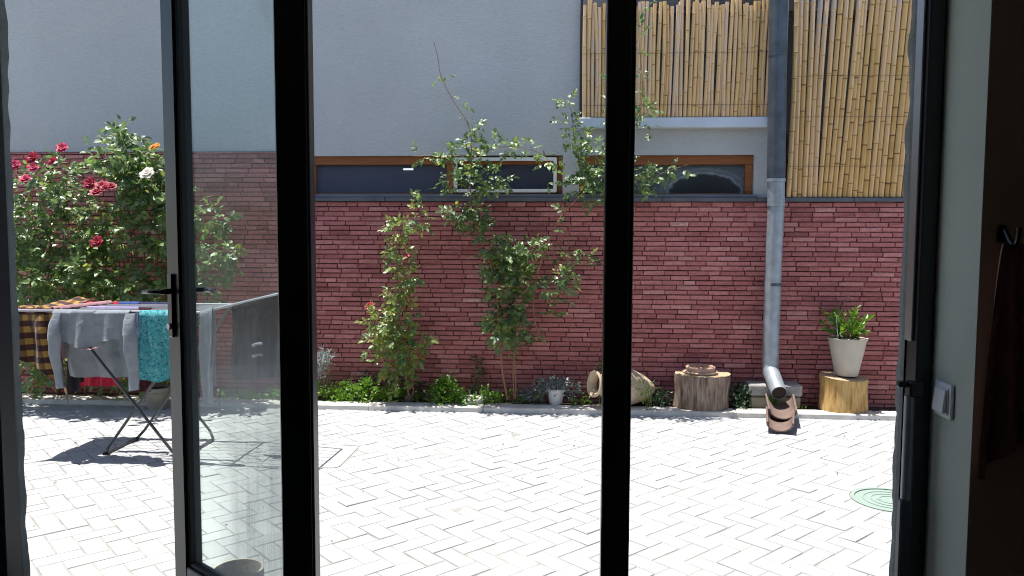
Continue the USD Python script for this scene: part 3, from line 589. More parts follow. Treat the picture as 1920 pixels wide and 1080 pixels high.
st1, c1, r1 = stump('tree_stump', 'wide barky tree stump on the kerb with a terracotta saucer on top', 1264, 1366, 768, 697, 707, 6.43, True, (0, .0), 3, .86)
st2, c2, r2 = stump('tree_stump', 'yellow peeled tree stump under the beige plant pot', 1537, 1624, 772, 700, 712, 6.43, False, (-.06, .06), 8, .9)
sa = thing('terracotta_saucer', 'stack of pale terracotta saucers lying on the barky stump', 'saucer')
sc_ = np.array([at_y(1313, 705, 6.42)[0], 6.42, c1[2] + .004])
obj('saucer', move(lathe([(0, 0), (.135, 0), (.142, .012), (.128, .018), (0, .018)]), sc_), M['saucer_clay'], sa, smooth=40)
obj('saucer', move(lathe([(0, .019), (.115, .019), (.120, .050), (.110, .058), (.098, .054), (.094, .034), (0, .032)]), sc_), M['saucer_clay'], sa, smooth=40)
obj('dry_crumbs', cat_mesh([move(tm(trimesh.creation.icosphere(0, rng.uniform(.006, .013))), sc_ + [rng.uniform(-.06, .06), rng.uniform(-.06, .06), .037]) for _ in range(22)]), M['crumbs_and_mouth_shade'], sa)

# amphora lying in the bed, mouth to the left
am = thing('amphora', 'pale clay amphora lying on its side in the bed behind the kerb', 'clay jar')
prof = [(0.0, .60), (.055, .595), (.075, .57), (.115, .48), (.150, .37), (.160, .29), (.150, .20), (.118, .125), (.088, .085), (.080, .055), (.092, .03), (.108, .014), (.110, .0), (.098, -.004), (.078, .012), (.066, .05), (.066, .075)]
prof = [(r_ * .99, z_ * .95) for r_, z_ in prof]
Ra = rot([0, 0, 1], 28) @ rot([0, 1, 0], 90 + 9)
ma = at_y(1113, 720, 6.27)
obj('body', rough(move(lathe(prof, 48), ma, Ra), .004, 9, 4), M['pale_clay'], am, smooth=50)
obj('mouth_shade_disc', move(lathe([(0, .069), (.067, .069), (.067, .073), (0, .073)], 32), ma, Ra), M['crumbs_and_mouth_shade'], am)  # dark disc closing the neck, coloured for the shade inside the jar

# flower pot on the yellow stump
fp = thing('potted_plant', 'bright green succulent plant in a tapered beige pot on the yellow stump', 'potted plant')
zb = at_y(1589, 706, 6.43)[2]; px_ = at_y(1588, 670, 6.43)[0]; zt = at_y(1588, 638, 6.43)[2]
H = zt - c2[2] + .01; base = np.array([px_, 6.43, c2[2] + .012])
obj('pot', move(lathe([(0, 0), (.084, 0), (.089, .008), (.145, H - .022), (.151, H - .02), (.153, H), (.140, H), (.134, H - .03), (0, H - .03)], 56), base), M['pot'], fp, smooth=35)
obj('soil', move(lathe([(0, H - .012), (.133, H - .018), (.133, H - .028), (0, H - .028)], 32), base), M['soil'], fp)
pb_ = []; pt_ = []
for k in range(70):
    a, r_ = rng.uniform(0, 2 * np.pi), .134 * math.sqrt(rng.uniform(.55, 1.06)); s_ = rng.uniform(.008, .016)
    m_ = trimesh.creation.icosphere(1, s_); m_.vertices *= [1.2, 1, .8]; m_ = move(tm(m_), base + [r_ * math.cos(a), r_ * math.sin(a), H - .004]); pb_.append(m_); pt_.append(np.full(len(m_[0]), rng.random()))
tag(obj('pebbles', cat_mesh(pb_), M['pebble'], fp, tone=np.concatenate(pt_), smooth=False), kind='stuff')

# ---------------------------------------------- leaves
LEAF_V = np.array([[0, 0, 0], [.28, .24, .045], [.28, -.24, .045], [.30, 0, 0], [.66, .22, .02], [.66, -.22, .02], [.66, 0, -.025], [1, 0, -.10]], float)
LEAF_F = np.array([[0, 3, 1], [0, 2, 3], [1, 3, 6], [1, 6, 4], [3, 2, 5], [3, 5, 6], [4, 6, 7], [6, 5, 7]])
def place_leaves(pos, fwd, nrm, length, width=1.0, tone=None):
    """One leaf at each pos, pointing along fwd with its face towards nrm."""
    pos, fwd, nrm = (np.asarray(x, float) for x in (pos, fwd, nrm))
    fwd = fwd / (np.linalg.norm(fwd, axis=1, keepdims=True) + 1e-9)
    side = np.cross(nrm, fwd); side /= np.linalg.norm(side, axis=1, keepdims=True) + 1e-9
    up = np.cross(fwd, side)
    Lh = np.broadcast_to(length, (len(pos),))[:, None, None]; wd = np.broadcast_to(width, (len(pos),))[:, None, None]
    v = pos[:, None] + Lh * (LEAF_V[None, :, :1] * fwd[:, None] + wd * LEAF_V[None, :, 1:2] * side[:, None] + LEAF_V[None, :, 2:3] * up[:, None])
    f = (LEAF_F[None] + 8 * np.arange(len(pos))[:, None, None]).reshape(-1, 3)
    tn = np.repeat(rng.uniform(.2, .8, len(pos)) if tone is None else np.asarray(tone), 8)
    return v.reshape(-1, 3), f, tn
def unit(n, up=0.0):
    d = rng.normal(size=(n, 3)); d[:, 2] += up; return d / np.linalg.norm(d, axis=1, keepdims=True)
def compound(centres, outward, size, tone_mu, tone_sd=.16, lift=1.0):
    """Rose leaves: five leaflets on a stalk, drooping and mostly facing the sky."""
    n = len(centres)
    d = outward + .7 * rng.normal(size=(n, 3)) * [1, 1, .45]; d[:, 2] -= .15; d /= np.linalg.norm(d, axis=1, keepdims=True)
    nr = unit(n, 1.7 * lift); nr[:, 1] -= .75; nr /= np.linalg.norm(nr, axis=1, keepdims=True); s = 1.16 * size * rng.uniform(.6, 1.38, n)
    side = np.cross(nr, d); side /= np.linalg.norm(side, axis=1, keepdims=True) + 1e-9
    base_tone = np.clip(rng.normal(tone_mu, tone_sd, n), 0, 1)
    P, D, N, S, T = [], [], [], [], []
    for along, sw in ((1.55, 0), (1.15, 1), (1.15, -1), (.5, 1), (.5, -1)):
        keep = rng.random(n) > (.12 if sw else 0)
        P.append((centres + d * (s * along)[:, None])[keep]); D.append((d + sw * 1.15 * side + .2 * rng.normal(size=(n, 3)))[keep]); N.append((nr + .28 * rng.normal(size=(n, 3)))[keep])
        S.append((s * (1.05 if sw == 0 else .9))[keep]); T.append(np.clip(base_tone + rng.normal(0, .05, n), 0, 1)[keep])
    return place_leaves(np.vstack(P), np.vstack(D), np.vstack(N), np.concatenate(S), 1.15, np.concatenate(T))
def in_blobs(blobs, dy=.12):
    """Points in ellipsoids given by where they show and how far off they stand: (px, py, rx, ry, y, n)."""
    C, O = [], []
    for px, py, rx, ry, Y, n in blobs:
        c = at_y(px, py, Y); k = Y / FOC
        u = rng.normal(size=(n, 3)); u /= np.linalg.norm(u, axis=1, keepdims=True); rad = rng.random(n) ** .45
        off = u * rad[:, None] * np.array([rx * k, min(dy, max(rx, ry) * k), ry * k])
        C.append(c + off); O.append(u)
    return np.vstack(C), np.vstack(O)
def foliage(parent, mat, vft, name='foliage'):
    return tag(obj(name, (vft[0], vft[1]), M[mat], parent, tone=vft[2]), kind='stuff')
def bloom(parent, c, r, mat, name='bloom'):
    parts, T = [], []
    for ring_, (n, open_, sc, hh) in enumerate(((6, 1.15, 1.0, -.15), (6, .75, .85, .1), (5, .42, .62, .28), (4, .18, .40, .36))):
        for k in range(n):
            a = 2 * np.pi * (k + .5 * (ring_ % 2)) / n + rng.normal(0, .12)
            g = []
            for vv in np.linspace(0, 1, 4):
                for uu in (-1, -.4, .4, 1):
                    wdt = .62 * math.sin(math.pi * (.16 + .72 * vv)) * uu
                    out = open_ * vv + .12 * vv * vv; up = hh + .55 * vv * (1 - .35 * open_ * vv) - .08 * uu * uu * vv
                    g.append([out, wdt, up])
            g = np.array(g) * r * sc
            g = g @ rot([0, 0, 1], math.degrees(a)).T
            f_ = tri([[i * 4 + j, i * 4 + j + 1, (i + 1) * 4 + j + 1, (i + 1) * 4 + j] for i in range(3) for j in range(3)])
            parts.append((g, f_)); T.append(np.clip(np.full(16, .5) + np.repeat(np.linspace(-.25, .25, 4), 4) + rng.normal(0, .08), 0, 1))
    v, f_ = cat_mesh(parts)
    Rr = rot([1, 0, 0], rng.uniform(30, 70)) @ rot([0, 1, 0], rng.uniform(-25, 25))
    return obj(name, (v @ Rr.T + c, f_), M[mat], parent, tone=np.concatenate(T), smooth=False)
def canes(parent, lines, mat='stem', name='cane'):
    for pts, r0, r1 in lines:
        l = smooth_line([at_y(*p) for p in pts], max(6, 5 * len(pts)))
        l += (meshkit.fbm(l[:, [2, 0, 1]] * 9, 2, 3)[:, None] - .5) * .012
        obj(name, tube(l, np.linspace(r0, r1, len(l)), 6), M[mat], parent, smooth=True)

# ---------------------------------------------- the rose bushes on the left
def bush(label, blobs, blooms, base_px, Y, tone, size, extra_lines=()):
    t = thing('rose_bush', label, 'rose bush')
    lines = []
    for px, py, rx, ry, yy, n in blobs:
        if n < 25: continue
        b = rng.choice(base_px)
        lines.append((((b, 742, Y), ((b * .6 + px * .4), 650 + rng.uniform(-30, 30), (Y + yy) / 2), (px, py, yy)), .009, .003))
    canes(t, lines)
    C, O = in_blobs([(a_, b_, c_, d_, e_ - .12, int(f_ * .56)) for a_, b_, c_, d_, e_, f_ in blobs], .42)
    foliage(t, 'leaf', compound(C, O, size, tone))
    for (px, py, yy, r, mat) in blooms: bloom(t, at_y(px, py, yy - .34), r * .92, mat)
    return t
bush('rose bush with dark red blooms at the left end of the brick wall',
     [(60, 360, 45, 35, 6.2, 110), (100, 330, 45, 30, 6.25, 90), (120, 375, 50, 40, 6.2, 120), (55, 430, 40, 60, 6.2, 170), (95, 440, 45, 60, 6.2, 170), (50, 510, 45, 50, 6.15, 190), (105, 520, 50, 45, 6.15, 190), (40, 590, 45, 60, 6.2, 110), (120, 600, 60, 50, 6.3, 120), (125, 310, 20, 14, 6.2, 30), (-40, 450, 70, 110, 6.2, 300), (50, 680, 60, 50, 6.4, 150), (130, 690, 60, 40, 6.4, 130)],
     [(60, 296, 6.15, .048, 'red_petal'), (27, 309, 6.15, .040, 'pink_petal'), (62, 313, 6.12, .038, 'pink_petal'), (98, 302, 6.12, .040, 'red_petal'), (116, 277, 6.15, .042, 'pink_petal'), (47, 335, 6.08, .042, 'pink_petal')],
     [30, 70, 110], 6.5, .40, .042)
bush('rose bush with a cluster of bright red blooms in the middle of the left wall',
     [(200, 400, 40, 28, 6.25, 70), (190, 450, 50, 40, 6.25, 100), (225, 425, 45, 18, 6.2, 55), (165, 480, 45, 40, 6.15, 130), (195, 510, 55, 40, 6.15, 170), (150, 555, 60, 40, 6.15, 160), (230, 540, 55, 40, 6.2, 150), (160, 500, 30, 30, 6.05, 80), (210, 600, 60, 50, 6.25, 160), (230, 690, 70, 40, 6.4, 170), (160, 445, 30, 25, 6.2, 50), (170, 395, 14, 14, 6.2, 12)],
     [(168, 344, 6.15, .046, 'red_petal'), (190, 348, 6.12, .048, 'red_petal'), (208, 349, 6.15, .044, 'red_petal'), (180, 360, 6.08, .044, 'red_petal'), (196, 352, 6.05, .036, 'red_petal'), (181, 453, 5.98, .044, 'red_petal')],
     [160, 190, 220], 6.5, .50, .042)
bush('tall rose bush with a white and an orange bloom beside the open door leaf',
     [(228, 255, 22, 20, 6.3, 40), (210, 285, 45, 25, 6.3, 85), (250, 290, 40, 25, 6.3, 70), (215, 315, 35, 14, 6.25, 35), (240, 335, 40, 20, 6.3, 60), (285, 330, 35, 25, 6.3, 75), (270, 355, 40, 28, 6.3, 90), (295, 380, 35, 35, 6.3, 110), (300, 430, 30, 50, 6.35, 110), (300, 500, 35, 45, 6.35, 90), (340, 400, 25, 60, 6.35, 60), (395, 410, 25, 22, 6.35, 45), (410, 475, 30, 40, 6.35, 95), (385, 500, 25, 40, 6.35, 60), (330, 560, 60, 60, 6.35, 190), (290, 300, 18, 16, 6.3, 22), (320, 680, 60, 50, 6.45, 130)],
     [(276, 325, 6.2, .052, 'white_petal'), (287, 276, 6.2, .034, 'orange_petal'), (294, 273, 6.25, .024, 'orange_petal')],
     [270, 310, 360], 6.5, .42, .050)

# ---------------------------------------------- climbing roses on the wall
RY = WY - .19
def climber(label, lines, blobs, blooms, tone, size, dy=.10):
    t = thing('climbing_rose', label, 'climbing rose')
    canes(t, lines)
    C, O = in_blobs([(*b_[:5], max(2, int(b_[5] * (.50 if b_[1] < 370 else .98)))) for b_ in blobs], dy)
    foliage(t, 'leaf', compound(C, O, size, tone, .2))
    for (px, py, yy, r, mat) in blooms: bloom(t, at_y(px, py, yy), r, mat)
    return t
Yc = RY - .06
climber('slim climbing rose with two red blooms left of the taller climbers',
        [(((768, 745, Yc), (755, 650, Yc), (748, 560, Yc), (744, 470, Yc), (752, 425, Yc), (780, 412, Yc)), .007, .003), (((775, 742, Yc), (772, 680, Yc), (765, 600, Yc)), .005, .002), (((742, 640, Yc), (715, 600, Yc - .03), (698, 578, Yc - .04)), .004, .0018), (((790, 412, Yc), (800, 395, Yc), (776, 370, Yc), (768, 358, Yc)), .003, .0015)],
        [(766, 357, 14, 6, Yc, 7), (776, 376, 9, 10, Yc, 7), (786, 392, 8, 6, Yc, 4), (785, 413, 28, 9, Yc, 18), (745, 432, 18, 18, Yc, 30), (750, 462, 16, 16, Yc, 18), (755, 492, 18, 14, Yc, 14), (762, 520, 20, 26, Yc, 42), (748, 555, 18, 22, Yc, 30), (712, 598, 24, 22, Yc - .04, 42), (745, 595, 38, 32, Yc, 70), (728, 630, 34, 28, Yc - .04, 70), (755, 645, 36, 30, Yc - .02, 75), (742, 680, 34, 24, Yc, 55), (770, 668, 25, 25, Yc, 30), (755, 712, 22, 22, Yc, 24), (790, 615, 14, 30, Yc, 10), (690, 655, 8, 14, Yc - .05, 6)],
        [(691, 573, Yc - .05, .032, 'red_petal'), (763, 481, Yc - .03, .026, 'pink_petal')], .68, .036)
climber('tall central climbing rose with a long bare shoot reaching up the grey wall',
        [(((952, 750, Yc), (940, 670, Yc), (935, 600, Yc), (928, 530, Yc), (915, 480, Yc), (897, 440, Yc), (886, 400, Yc), (882, 340, Yc), (884, 290, Yc), (880, 240, Yc), (858, 200, Yc + .03), (832, 155, Yc + .05), (822, 118, Yc + .06), (813, 80, Yc + .06)), .009, .0022),
         (((966, 748, Yc), (965, 680, Yc), (968, 620, Yc), (985, 560, Yc), (1000, 500, Yc), (1012, 470, Yc)), .007, .003), (((964, 748, Yc), (962, 700, Yc - .03), (966, 640, Yc)), .005, .003),
         (((884, 300, Yc), (920, 280, Yc - .05), (975, 276, Yc - .06), (1015, 290, Yc - .05), (1042, 312, Yc - .04)), .004, .002), (((884, 300, Yc), (850, 292, Yc), (810, 292, Yc), (770, 292, Yc)), .004, .002), (((884, 370, Yc), (862, 345, Yc - .04), (840, 352, Yc - .05)), .003, .0015), (((890, 365, Yc), (925, 345, Yc - .03), (945, 335, Yc - .04)), .003, .0015), (((888, 420, Yc), (850, 396, Yc - .03), (832, 392, Yc - .04)), .003, .0015), (((1000, 500, Yc), (988, 470, Yc), (978, 455, Yc)), .003, .0015)],
        [(820, 158, 10, 4, Yc + .03, 2), (838, 142, 10, 10, Yc + .03, 2), (862, 186, 10, 6, Yc, 2), (876, 215, 8, 6, Yc, 5), (882, 240, 20, 12, Yc, 12), (895, 228, 14, 7, Yc, 6), (885, 265, 14, 14, Yc, 14), (895, 275, 24, 10, Yc - .03, 22), (940, 277, 36, 13, Yc - .05, 50), (985, 283, 32, 10, Yc - .05, 26), (1012, 276, 8, 9, Yc - .04, 5), (1030, 300, 22, 10, Yc - .04, 14), (810, 293, 40, 8, Yc, 32), (850, 290, 30, 12, Yc, 30), (885, 305, 24, 18, Yc, 36), (900, 325, 34, 24, Yc, 54), (870, 340, 36, 12, Yc - .05, 36), (836, 352, 16, 7, Yc - .05, 12), (925, 338, 30, 14, Yc - .05, 34), (905, 360, 26, 9, Yc - .04, 18), (890, 352, 22, 18, Yc, 22), (865, 398, 28, 8, Yc - .04, 20), (846, 395, 16, 8, Yc - .04, 12), (852, 418, 16, 8, Yc - .04, 8), (895, 405, 22, 22, Yc, 40), (900, 430, 16, 16, Yc, 24),
         (945, 470, 36, 20, Yc, 70), (985, 462, 34, 14, Yc, 45), (930, 495, 26, 18, Yc, 45), (965, 500, 36, 28, Yc, 80), (990, 520, 20, 28, Yc + .04, 34), (940, 540, 26, 26, Yc, 50), (965, 570, 26, 18, Yc, 30), (945, 600, 28, 14, Yc - .04, 40), (940, 622, 30, 22, Yc - .05, 60), (965, 615, 24, 20, Yc, 40), (1000, 625, 20, 16, Yc + .06, 16), (948, 672, 10, 12, Yc, 5), (1035, 332, 12, 14, Yc, 6)],
        [], .42, .036)
climber('climbing rose arching up to the balcony right of the white framed sash',
        [(((1018, 640, Yc), (1000, 560, Yc), (1030, 450, Yc), (1060, 395, Yc - .02), (1085, 370, Yc - .04), (1098, 345, Yc - .05), (1085, 300, Yc - .05), (1075, 240, Yc - .05), (1066, 195, Yc - .05)), .006, .002), (((1030, 450, Yc), (1045, 490, Yc), (1060, 520, Yc - .02), (1050, 590, Yc)), .004, .002),
         (((1098, 345, Yc - .05), (1140, 330, Yc - .1), (1200, 335, Yc - .1), (1250, 322, Yc - .08), (1290, 308, Yc - .06)), .005, .002), (((1140, 330, Yc - .1), (1175, 270, Yc - .12), (1200, 210, Yc - .12), (1202, 120, Yc - .1), (1200, 20, Yc - .06)), .005, .002)],
        [(1062, 190, 12, 9, Yc - .05, 22), (1068, 228, 22, 12, Yc - .05, 24), (1070, 245, 26, 10, Yc - .05, 24), (1076, 265, 16, 16, Yc - .05, 20), (1068, 287, 24, 8, Yc - .05, 16), (1108, 275, 24, 6, Yc - .06, 14), (1118, 285, 16, 12, Yc - .02, 16), (1075, 330, 22, 18, Yc - .05, 24), (1068, 350, 18, 12, Yc - .06, 14), (1110, 320, 30, 14, Yc - .06, 40), (1110, 345, 34, 22, Yc - .04, 70), (1118, 368, 22, 12, Yc - .06, 24), (1150, 330, 40, 34, Yc - .08, 90), (1205, 325, 24, 16, Yc - .1, 36), (1210, 345, 24, 12, Yc - .1, 28), (1235, 322, 24, 10, Yc - .08, 26), (1262, 314, 24, 8, Yc - .06, 18), (1205, 215, 16, 14, Yc - .12, 26), (1198, 245, 16, 16, Yc - .12, 16), (1200, 155, 10, 30, Yc - .1, 16), (1198, 80, 9, 50, Yc - .08, 18), (1205, 14, 12, 10, Yc - .05, 10), (1160, 300, 25, 40, Yc - .1, 40), (1160, 200, 25, 80, Yc - .1, 60),
         (1040, 420, 8, 12, Yc, 3), (1065, 482, 12, 8, WY - .06, 10), (1103, 484, 14, 9, WY - .06, 12), (1060, 520, 22, 12, Yc - .02, 24), (1078, 510, 12, 6, Yc - .04, 8), (1045, 545, 22, 14, Yc, 24), (1045, 583, 18, 8, Yc + .04, 9), (1062, 400, 7, 7, Yc, 3)],
        [], .40, .036)

# ---------------------------------------------- low plants in the bed
def tuft(name, label, cat, blobs, mat, size, tone, dy=.1, kind=None, width=.8, up=.6, group=None):
    C, O = in_blobs(blobs, dy)
    C[:, 2] = np.maximum(C[:, 2], .03)
    n = len(C); k = 3
    P = np.repeat(C, k, 0) + rng.normal(0, size * .35, (n * k, 3)); D = np.repeat(O, k, 0) + rng.normal(0, .6, (n * k, 3)); D[:, 2] += up * .5
    vft = place_leaves(P, D, unit(n * k, 1.6), size * rng.uniform(.6, 1.3, n * k), width, np.clip(rng.normal(tone, .2, n * k), 0, 1))
    if kind:
        return tag(obj(name, (vft[0], vft[1]), M[mat], None, tone=vft[2]), label, cat, kind=kind)
    t = thing(name, label, cat, group); foliage(t, mat, vft)
    st = []
    for px, py, rx, ry, Y, nn in blobs:
        for _ in range(4):
            a = at_y(px + rng.uniform(-.6, .6) * rx, py, Y); st.append(tube([[a[0], Y, .02], [a[0] + rng.normal(0, .02), Y, max(a[2], .05)]], [.003, .0015], 5))
    tag(obj('stems', cat_mesh(st), M['green_stem'], t), kind='stuff')
    return t
BY = 6.46
tuft('ground_cover', 'low lime green ground cover filling the bed behind the kerb', 'ground cover',
     [(600, 735, 26, 14, BY, 55), (640, 735, 34, 17, BY, 110), (685, 732, 36, 20, BY, 140), (730, 740, 32, 14, BY, 90), (665, 748, 60, 8, 6.40, 70), (775, 745, 30, 8, BY, 24), (930, 748, 26, 9, BY, 34), (990, 748, 26, 7, BY, 30), (1085, 752, 22, 7, BY, 18), (900, 752, 20, 6, 6.40, 16), (545, 740, 60, 14, BY, 110), (450, 745, 60, 10, BY, 70), (1480, 760, 30, 4, BY, 8)], 'lime_leaf', .036, .55, kind='stuff')
tuft('leafy_plant', 'bright green leafy clump spilling over the kerb in the middle of the bed', 'plant', [(835, 732, 32, 18, 6.42, 120), (838, 750, 38, 10, 6.36, 70), (840, 718, 12, 8, 6.44, 22), (875, 748, 24, 8, 6.38, 34)], 'lime_leaf', .042, .50)
tuft('leafy_plant', 'small pale green seedling clump under the tall central rose', 'plant', [(912, 735, 12, 10, BY, 16), (960, 742, 12, 12, BY, 18), (925, 745, 22, 8, 6.40, 24)], 'lime_leaf', .032, .60)
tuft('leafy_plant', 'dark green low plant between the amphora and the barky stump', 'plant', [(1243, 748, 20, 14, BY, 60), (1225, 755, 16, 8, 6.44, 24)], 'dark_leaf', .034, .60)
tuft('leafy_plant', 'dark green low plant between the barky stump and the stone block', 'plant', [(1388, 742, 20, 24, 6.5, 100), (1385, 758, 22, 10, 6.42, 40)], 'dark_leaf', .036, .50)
tuft('leafy_plant', 'narrow fern like sprig growing against the side of the amphora', 'plant', [(1212, 735, 16, 16, 6.26, 26)], 'lime_leaf', .05, .70, width=.35)
tuft('leafy_plant', 'tiny green seedling under the mouth of the downpipe', 'plant', [(1449, 752, 8, 8, 6.36, 10), (1455, 760, 8, 5, 6.34, 5)], 'lime_leaf', .03, .65)
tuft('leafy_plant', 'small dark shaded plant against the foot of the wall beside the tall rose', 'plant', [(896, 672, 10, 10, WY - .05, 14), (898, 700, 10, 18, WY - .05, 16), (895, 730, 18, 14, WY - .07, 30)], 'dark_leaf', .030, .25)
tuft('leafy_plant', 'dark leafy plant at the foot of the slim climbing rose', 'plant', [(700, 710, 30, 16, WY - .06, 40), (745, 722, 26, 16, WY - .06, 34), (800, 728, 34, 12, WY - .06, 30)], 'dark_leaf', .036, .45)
tuft('leafy_plant', 'sprig of dark leaves above the shoulder of the amphora', 'plant', [(1128, 688, 8, 12, 6.52, 10)], 'dark_leaf', .036, .6)
tuft('lavender_shrub', 'silvery grey lavender shrub behind the left mullion at the kerb', 'shrub', [(600, 680, 20, 16, BY, 50), (590, 700, 18, 22, BY, 40), (612, 668, 12, 10, BY, 18)], 'silver_leaf', .055, .80, width=.25, up=1.5)
# grey sage in a white pot
gs = thing('potted_plant', 'grey green sage spreading over a small white pot in the bed', 'potted plant')
wp = at_y(1042, 752, 6.44)
obj('pot', move(lathe([(0, 0), (.055, 0), (.072, .115), (.076, .118), (.076, .125), (.066, .125), (.062, .1), (0, .1)], 36), (wp[0], 6.44, .04)), M['white_metal'], gs, smooth=35)
C, O = in_blobs([(1030, 725, 34, 12, 6.44, 60), (1062, 725, 34, 12, 6.46, 50), (1005, 738, 26, 12, 6.44, 60), (1040, 716, 30, 8, 6.47, 40), (1075, 738, 16, 12, 6.5, 20), (985, 748, 16, 8, 6.44, 24)], .09)
P = np.repeat(C, 3, 0) + rng.normal(0, .014, (len(C) * 3, 3)); vft = place_leaves(P, np.repeat(O, 3, 0) + rng.normal(0, .5, (len(P), 3)), unit(len(P), 1.4), .034 * rng.uniform(.6, 1.3, len(P)), .7, np.clip(rng.normal(.35, .25, len(P)), 0, 1))
foliage(gs, 'silver_leaf', vft)
# the succulent in the beige pot: stems with leaves in rows, a bare flower stalk and a white stake
PYc = 6.43
rows, tn_, fw_, nn_, ln_ = [], [], [], [], []
for k in range(26):
    a = rng.uniform(0, 2 * np.pi); reach = rng.uniform(.03, .17); hgt = rng.uniform(.07, .25)
    p0 = base + [.06 * math.cos(a), .06 * math.sin(a), H - .015]; p1 = p0 + [reach * math.cos(a), reach * .8 * math.sin(a), hgt]
    sl = smooth_line([p0, (p0 + p1) / 2 + [0, 0, .02], p1], 9)
    obj('stem', tube(sl, .0028, 5), M['green_stem'], fp, smooth=True)
    for s_ in range(2, 9):
        for side in (-1, 1):
            d = sl[s_] - sl[s_ - 1]; d /= np.linalg.norm(d); sd = np.cross(d, unit(1)[0]); sd /= np.linalg.norm(sd) + 1e-9
            rows.append(sl[s_]); fw_.append(d * .8 + sd * side + [0, 0, .25]); nn_.append(unit(1, 1.6)[0]); ln_.append(rng.uniform(.035, .06)); tn_.append(np.clip(rng.normal(.5, .16), 0, 1))
foliage(fp, 'lime_leaf', place_leaves(np.array(rows), np.array(fw_), np.array(nn_), np.array(ln_), .85, np.array(tn_)))
obj('flower_stalk', cat_mesh([tube(smooth_line([at_y(1583, 628, PYc), at_y(1581, 590, PYc), at_y(1583, 565, PYc), at_y(1592, 556, PYc), at_y(1597, 560, PYc)], 20), .0028, 6)] + [move(tm(trimesh.creation.icosphere(1, .007)), at_y(q, w, PYc)) for q, w in ((1597, 561), (1588, 556), (1583, 566), (1570, 570), (1572, 574))]), M['terracotta'], fp)
obj('stake', tube([at_y(1571, 634, PYc - .05), at_y(1568, 594, PYc - .05)], .004, 6), M['white_metal'], fp)

# ---------------------------------------------- stones, tiles and odd pots
z0_ = .03
a, b = at_y(1405, 745, 6.42), at_y(1505, 745, 6.42); mid = at_y(1450, 744, 6.42)[2]; tp = at_y(1450, 722, 6.42)[2]
bs = rough(finer(box(a[0] + .015, b[0] - .012, 6.425, 6.60, z0_, mid - .002, .01), .03), .004, 14, 2)
tag(obj('stone_block', bs, M['sandstone'], smooth=45), 'beige stone block lying under the grey slab behind the downpipe outlet', 'stone block')
ss_ = rough(finer(box(a[0], b[0], 6.42, 6.61, mid + .004, tp, .012), .03), .006, 16, 6)
tag(obj('stone_slab', ss_, M['stone'], smooth=45), 'rough grey stone slab lying on the beige block behind the downpipe outlet', 'stone slab')
pp = thing('plant_pot', 'small pale clay pot low behind the glass of the open door leaf', 'plant pot')
pc_ = at_z(445, 1066, .34); r_ = .085
obj('pot', move(lathe([(0, 0), (r_ * .62, 0), (r_ * .9, .30), (r_, .302), (r_, .34), (r_ * .9, .34), (r_ * .84, .30), (r_ * .6, .03), (0, .03)], 40), (pc_[0], pc_[1], 0)), M['pot'], pp, smooth=35)
obj('soil', move(lathe([(0, .24), (r_ * .78, .24), (r_ * .78, .25), (0, .255)], 24), (pc_[0], pc_[1], 0)), M['soil'], pp)
def roof_tile(label, pa, pb, w, seed):
    """A curved clay channel tile, hollow side up, from pa (upper end) to pb (lower end)."""
    pa, pb = np.asarray(pa, float), np.asarray(pb, float); d = pb - pa; Ln = np.linalg.norm(d); d /= Ln
    side = np.cross(d, [0, 0, 1]); side /= np.linalg.norm(side); up = np.cross(side, d)
    V = []; na, nl = 15, 12
    for off in (0, .014):
        for k in range(nl):
            s = k / (nl - 1)
            for j in range(na):
                th = math.pi * (j / (na - 1) - .5) * 1.05
                R_ = w / 2 * (1 - .10 * s) + off
                V.append(pa + d * Ln * s + side * R_ * math.sin(th) - up * R_ * math.cos(th) * .72 + up * w * .36)
    V = np.array(V); n1 = nl * na; q = []
    for k in range(nl - 1):
        for j in range(na - 1):
            i0 = k * na + j; q.append([i0, i0 + 1, i0 + na + 1, i0 + na]); q.append([n1 + i0, n1 + i0 + na, n1 + i0 + na + 1, n1 + i0 + 1])
    for k in range(nl - 1):
        for j in (0, na - 1): i0 = k * na + j; q.append([i0, i0 + na, n1 + i0 + na, n1 + i0])
    for j in range(na - 1):
        for k in (0, nl - 1): i0 = k * na + j; q.append([i0, i0 + 1, n1 + i0 + 1, n1 + i0])
    m = rough((V, tri(q)), .003, 18, seed)
    return tag(obj('roof_tile', m, M['terracotta'], smooth=50), label, 'roof tile')
roof_tile('upper curved terracotta roof tile sloping from under the outlet across the kerb', (at_y(1461, 765, 6.42)[0], 6.43, .085), (at_y(1464, 785, 5.98)[0], 5.93, .062), .20, 1)
roof_tile('lower curved terracotta roof tile lying on the pavers below the upper one', (at_y(1462, 785, 6.1)[0], 6.10, .048), (at_z(1455, 808)[0], 5.72, .020), .185, 2)
rs = thing('round_stone', 'pale round flat stone lying in the bed beside the leafy clump', 'stone')
pr_ = at_y(888, 742, 6.45); obj('body', rough(move(lathe([(0, 0), (.10, 0), (.12, .02), (.115, .045), (.09, .055), (0, .058)], 32), (pr_[0], 6.46, .025)), .006, 14, 3), M['kerb'], rs, smooth=50)
cp = thing('clay_shard', 'small reddish clay shard at the foot of the slim climbing rose', 'clay shard')
pr_ = at_y(766, 742, 6.42); obj('body', rough(move(lathe([(0, 0), (.03, 0), (.045, .02), (.035, .06), (.015, .075), (0, .075)], 20), (pr_[0], 6.43, .03)), .006, 20, 5), M['terracotta'], cp, smooth=40)
op = thing('plant_pot', 'olive brown plant pot standing behind the drying rack', 'plant pot')
pr_ = at_z(296, 766); obj('pot', move(lathe([(0, 0), (.07, 0), (.095, .15), (.105, .152), (.105, .18), (.09, .18), (.085, .15), (0, .15)], 32), (pr_[0], pr_[1], 0)), M['sandstone'], op, smooth=35)
